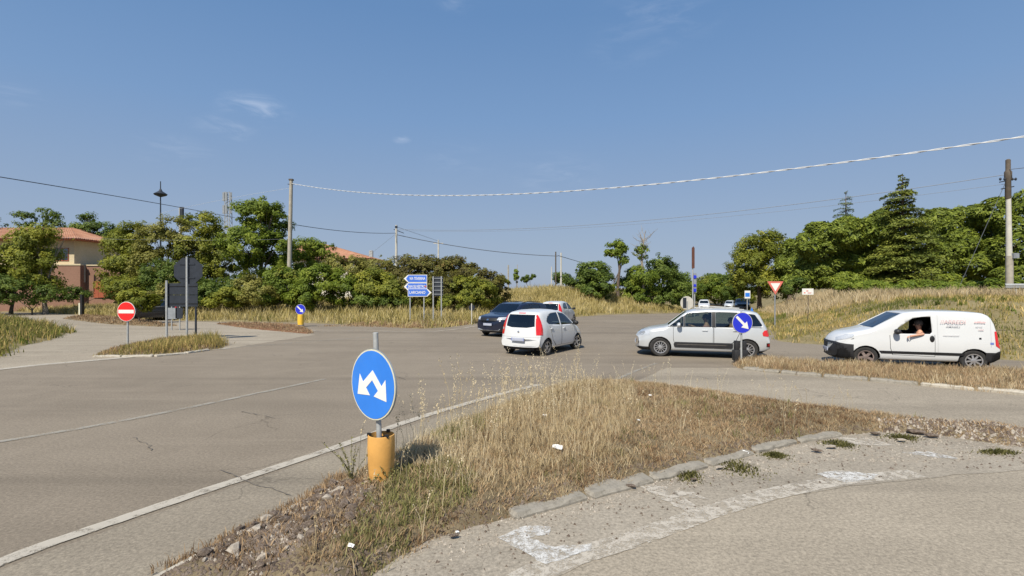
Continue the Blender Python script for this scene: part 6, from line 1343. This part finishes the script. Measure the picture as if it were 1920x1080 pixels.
# navy sport utility car
SUV = dict(L=4.34, hw=.90, R=.345, arch=.385, paint='paint_navy', tumble=.22, nose=.18, tail=.08,
    top=[(-.1,.72),(0,.76),(.05,.90),(.2,1.0),(.9,1.09),(1.15,1.13),(1.85,1.55),(2.2,1.62),(3.0,1.63),(3.8,1.58),(4.0,1.5),(4.15,1.2),(4.28,.95),(4.34,.6)],
    bot=[(-.1,.38),(0,.34),(.15,.25),(4.1,.27),(4.34,.36)], half=[(0,.76),(.15,.86),(.5,.90),(4.0,.90),(4.34,.84)], belt=[(0,1.0),(1,1.06),(4.34,1.12)],
    wheels=(.86, 3.52), rim=('five','five'), rimmat=('alloy','alloy'), trim=True, steer=R(6), mirror=(1.50,1.14,.86), seats=(2.2,3.1), dash=1.45, mirror_mat='tar',
    glass=[('side_window', [(1.45,1.12),(1.95,1.45),(2.5,1.53),(2.5,1.12)], 'y', None, 'glass_dark'), ('side_window', [(2.58,1.12),(2.58,1.53),(3.35,1.50),(3.42,1.15)], 'y', None, 'glass_dark'), ('windscreen', [(-.74,1.14),(.74,1.14),(.62,1.54),(-.62,1.54)], 'x+', (1.0,2.1), 'glass'), ('rear_window', [(-.6,1.15),(.6,1.15),(.52,1.48),(-.52,1.48)], 'x-', (3.8,4.3), 'glass_dark')],
    doors=[('door', [(1.36,1.08),(1.36,.65),(1.42,.38),(2.52,.38),(2.54,1.09)], 2.3, 1.0), ('door', [(2.56,1.09),(2.56,.38),(3.1,.38),(3.3,.8),(3.44,1.1)], 3.2, 1.0)],
    patches=[('headlight', [(.52,.82),(.84,.84),(.86,.97),(.56,.95)], 'x+', (-.1,.6), 'light_clear', .008), ('headlight', [(-.52,.82),(-.84,.84),(-.86,.97),(-.56,.95)], 'x+', (-.1,.6), 'light_clear', .008), ('grille', [(-.50,.74),(.50,.74),(.52,.92),(-.52,.92)], 'x+', (-.1,.5), 'tar', .008), ('badge', [(-.06,.80),(.06,.80),(.06,.87),(-.06,.87)], 'x+', (-.1,.5), 'chrome', .014),
             ('skid_plate', [(-.62,.30),(.62,.30),(.70,.40),(-.70,.40)], 'x+', (-.1,.5), 'panel_grey', .012), ('lower_grille', [(-.6,.42),(.6,.42),(.62,.53),(-.62,.53)], 'x+', (-.1,.5), 'tar', .008),
             ('side_moulding', [(1.3,.30),(3.2,.30),(3.2,.42),(1.3,.42)], 'y', None, 'plastic', .012), ('tail_light', [(4.1,.85),(4.1,1.1),(4.3,1.12),(4.3,.85)], 'y', None, 'light_red_dark', .008)])
suv, cs = build_car('car', 'dark navy sport utility car facing the camera behind the white hatchback', SUV, (.10, 26.2, 0), (-.62, -.785), 'car', None, (.95, 1, 1))
mb = MB()
for sd in (1, -1): mb.tube([(SUV['L']/2-2.0, sd*.62, 1.60), (SUV['L']/2-2.6, sd*.64, 1.67), (SUV['L']/2-3.7, sd*.62, 1.61)], .018, 6)
mb.build('roof_rail', M['tar'], suv)
def add_plate(root, x, z, bands=True, bump_=.5):
    s_ = 1 if x > 0 else -1; mb = MB().rbox(min(x, x+s_*.02), max(x, x+s_*.02), -.26, .26, z-.055, z+.055, .004); p = mb.build('number_plate', M['plate'], root)
    if bands:
        for sd in (1, -1): MB().box(min(x+s_*.0205, x+s_*.023), max(x+s_*.0205, x+s_*.023), sd*.25-.022*(sd > 0)-.0*(sd < 0), sd*.25+.022*(sd < 0), z-.05, z+.05).build('plate_band', M['plate_blue'], p)
add_plate(hb, -HB['L']/2-.006, .58); add_plate(suv, SUV['L']/2-.006, .60, False); add_plate(mpv, MPV['L']/2-.004, .46, False); add_plate(van, VAN['L']/2+.008, .46, False)
MB().ball((-HB['L']/2+.035, 0, .84), (.012, .04, .04), 0, 12).build('badge', M['chrome'], hb)
# more distant cars reuse the small hatchback's measurements
def variant(base, **k): d_ = dict(base); d_.update(k); return d_
build_car('car', 'small white car half hidden behind the white hatchback, driving away', variant(HB, seats=None), (3.05, 34.0, 0), (.40, .92), 'car', None, (.95, .95, .94))
build_car('car', 'far white car on the road above the silver car roof, driving towards the camera', variant(HB, seats=None), (30.0, 80, float(base_z(30, 80))), (-.35, -.94), 'car')
build_car('car', 'far silver car on the road right of the far white car', variant(HB, paint='paint_silver', seats=None), (42.5, 100, float(base_z(42, 100))), (-.5, -.86), 'car')
build_car('car', 'far black car at the foot of the right bank below the blue panel', variant(SUV, paint='paint_black', seats=None), (30.4, 67.5, float(base_z(30, 67))), (-.45, -.89), 'car')
build_car('parked_car', 'dark parked car mostly hidden by the bushes left of the dark direction board', variant(HB, paint='paint_black', seats=None), (-26.2, 37.4, gz(-26.2, 37.4)-.03), (-.93, -.35), 'car')

# ------------------------------------------------------------ people in the cars
def skin_mesh(name, verts, edges, radii, mat, parent, rootv=0, sub=1):
    me = bpy.data.meshes.new(name); me.from_pydata([tuple(v) for v in verts], edges, []); o = link(name, me)
    o.modifiers.new('s', 'SKIN'); me2 = o.data
    sv = me2.skin_vertices[0].data if me2.skin_vertices else None
    for i, r in enumerate(radii): sv[i].radius = (r, r) if not isinstance(r, tuple) else r
    sv[rootv].use_root = True
    m_ = o.modifiers.new('b', 'SUBSURF'); m_.levels = sub; m_.render_levels = sub
    bpy.context.view_layer.update(); res = bpy.data.meshes.new_from_object(o.evaluated_get(bpy.context.evaluated_depsgraph_get())); bpy.data.objects.remove(o); bpy.data.meshes.remove(me)
    res.materials.clear(); res.materials.append(M[mat]); res.polygons.foreach_set('use_smooth', [True]*len(res.polygons)); return link(name, res, parent)
def person(label, car, hip, lhand, rhand, shirt, hair, s=1.0, yaw=0, lelb=None, relb=None, sleeve=.55):
    """seated figure, car coordinates: x forward, y left, z up; hip = seat point"""
    mw = car.matrix_world if False else Matrix.LocRotScale(car.location, car.rotation_euler, Vector((1, 1, 1)))
    root = empty('person', (0, 0, 0), label, 'person'); root.matrix_world = mw @ Matrix.Translation(hip); root.location = (mw @ Matrix.Translation(hip)).translation; root.rotation_euler = (0, 0, car.rotation_euler.z)
    V = []; E = []; Rr = []
    def a(p, r, par=None): V.append(Vector(p)*s); Rr.append(r*s); (E.append((par, len(V)-1)) if par is not None else None); return len(V)-1
    H = Vector(hip)
    pel = a((0,0,.0), .13); wst = a((-.05,0,.16), .13, pel); chs = a((-.09,0,.36), .15, wst); shc = a((-.08,0,.48), .10, chs); nk = a((-.07,0,.57), .055, shc); hd0 = a((-.05,0,.64), .075, nk); hd1 = a((-.035,0,.74), .098, hd0); hd2 = a((-.045,0,.81), .075, hd1)
    nose = None
    hands = []
    for sd, hnd, el in ((1, lhand, lelb), (-1, rhand, relb)):
        sh = a((-.08, .17*sd, .45), .062, shc); hn = (Vector(hnd)-H)/s
        e_ = (Vector(el)-H)/s if el else (V[sh]/s).lerp(hn, .5)+Vector((-.02, .06*sd, -.10))
        ue = a(e_, .043, sh); wr = a(e_.lerp(hn, .9), .030, ue); d_ = (hn-e_).normalized(); pm = a(hn+d_*.035, (.036), wr); hands.append((pm, d_, sd, hn))
        kn = a((.42, .12*sd, .05), .065, a((.10, .09*sd, -.0), .085, pel)); an = a((.62, .12*sd, -.30), .04, kn); a((.74, .12*sd, -.33), .035, an)
    body = skin_mesh('body', V, E, Rr, 'skin', root)
    for pm, d_, sd, hn in hands:       # five fingers, curled down
        n_ = d_.cross(Vector((0, 0, 1))).normalized(); dn = n_.cross(d_).normalized()
        for k in range(4):
            b = (hn+d_*.05+n_*(-.03+.02*k))*s; L_ = (.030,.034,.032,.025)[k]*s
            q = [b, b+d_*L_-dn*0, b+d_*L_*1.6-Vector((0,0,1))*L_*.7, b+d_*L_*1.3-Vector((0,0,1))*L_*1.5]
            skin_mesh('finger', q, [(0,1),(1,2),(2,3)], [.0095*s,.0085*s,.008*s,.007*s], 'skin', body)
        t0_ = (hn+d_*.01+n_*(.032*(-sd)))*s; skin_mesh('thumb', [t0_, t0_+(d_*.03+n_*(-sd)*.02)*s, t0_+(d_*.055+n_*(-sd)*.015-Vector((0,0,.01)))*s], [(0,1),(1,2)], [.012*s,.010*s,.008*s], 'skin', body)
    # shirt and trousers over the same bones
    V2, E2, R2 = [], [], []
    def b(p, r, par=None): V2.append(Vector(p)); R2.append(r); (E2.append((par, len(V2)-1)) if par is not None else None); return len(V2)-1
    p0 = b(V[pel], .145*s); p1 = b(V[wst], .148*s, p0); p2 = b(V[chs], .168*s, p1); p3 = b(V[shc], .115*s, p2)
    idx = {}
    for j, (pm, d_, sd, hn) in enumerate(hands):
        sh_i = 8 if sd == 1 else 8+7+0
    for i, v in enumerate(V):
        pass
    for sd in (1, -1):
        shv = Vector((-.08, .17*sd, .45))*s; q = b(shv, .075*s, p3); el = [V[e[1]] for e in E if (V[e[0]]-shv).length < 1e-6][0]; b(shv.lerp(el, sleeve), .060*s, q)
    skin_mesh('shirt', V2, E2, R2, shirt, root)
    V3 = [Vector((0,0,-.01))*s]; E3 = []; R3 = [.14*s]
    for sd in (1, -1):
        for p, r in (((.10,.09*sd,0), .095), ((.42,.12*sd,.05), .076), ((.60,.12*sd,-.24), .055)):
            V3.append(Vector(p)*s); R3.append(r*s); E3.append((0 if p[0] == .10 else len(V3)-2, len(V3)-1))
    skin_mesh('trousers', V3, E3, R3, 'trousers', root)
    hc_ = V[hd1]; MB().ball(hc_+Vector((-.022, 0, .035))*s, (.112*s, .098*s, .108*s), 0, 16).build('hair', M[hair], root)
    f = MB().ball(hc_+Vector((.098,0,-.01))*s, (.022*s, .014*s, .026*s), 0, 8); f.ball(hc_+Vector((0,.094,-.01))*s, (.018*s,.012*s,.03*s), 0, 8).ball(hc_+Vector((0,-.094,-.01))*s, (.018*s,.012*s,.03*s), 0, 8); f.build('face_features', M['skin'], root)
    MB().ball(hc_+Vector((.090,.034,.012))*s, .010*s, 0, 8).ball(hc_+Vector((.090,-.034,.012))*s, .010*s, 0, 8).build('eye', M['eye'], root)
    MB().ball(hc_+Vector((.088,0,-.052))*s, (.010*s,.025*s,.006*s), 0, 8).build('mouth', M['light_red_dark'], root)
    return root
Lv = VAN['L']/2
person('grey haired van driver in navy shirt with one bare arm resting on the open window', van, (Lv*1.06-2.13*1.06, .38, .53), (Lv*1.06-1.84*1.06, .90, .96), (Lv*1.06-1.70*1.06, .28, 1.04), 'shirt_navy', 'hair_grey', 1.0, lelb=(Lv*1.06-2.13*1.06, .84, 1.02))
Lm = MPV['L']/2
person('driver of the silver car in pink shirt holding the steering wheel', mpv, (Lm-2.22, .40, .60), (Lm-1.80, .50, 1.06), (Lm-1.78, .28, 1.06), 'shirt_pink', 'hair', .98)
person('small dark haired passenger in orange shirt on the back seat of the silver car', mpv, (Lm-3.02, .40, .66), (Lm-2.8, .44, .62), (Lm-2.8, .22, .62), 'shirt_orange', 'hair', .80)
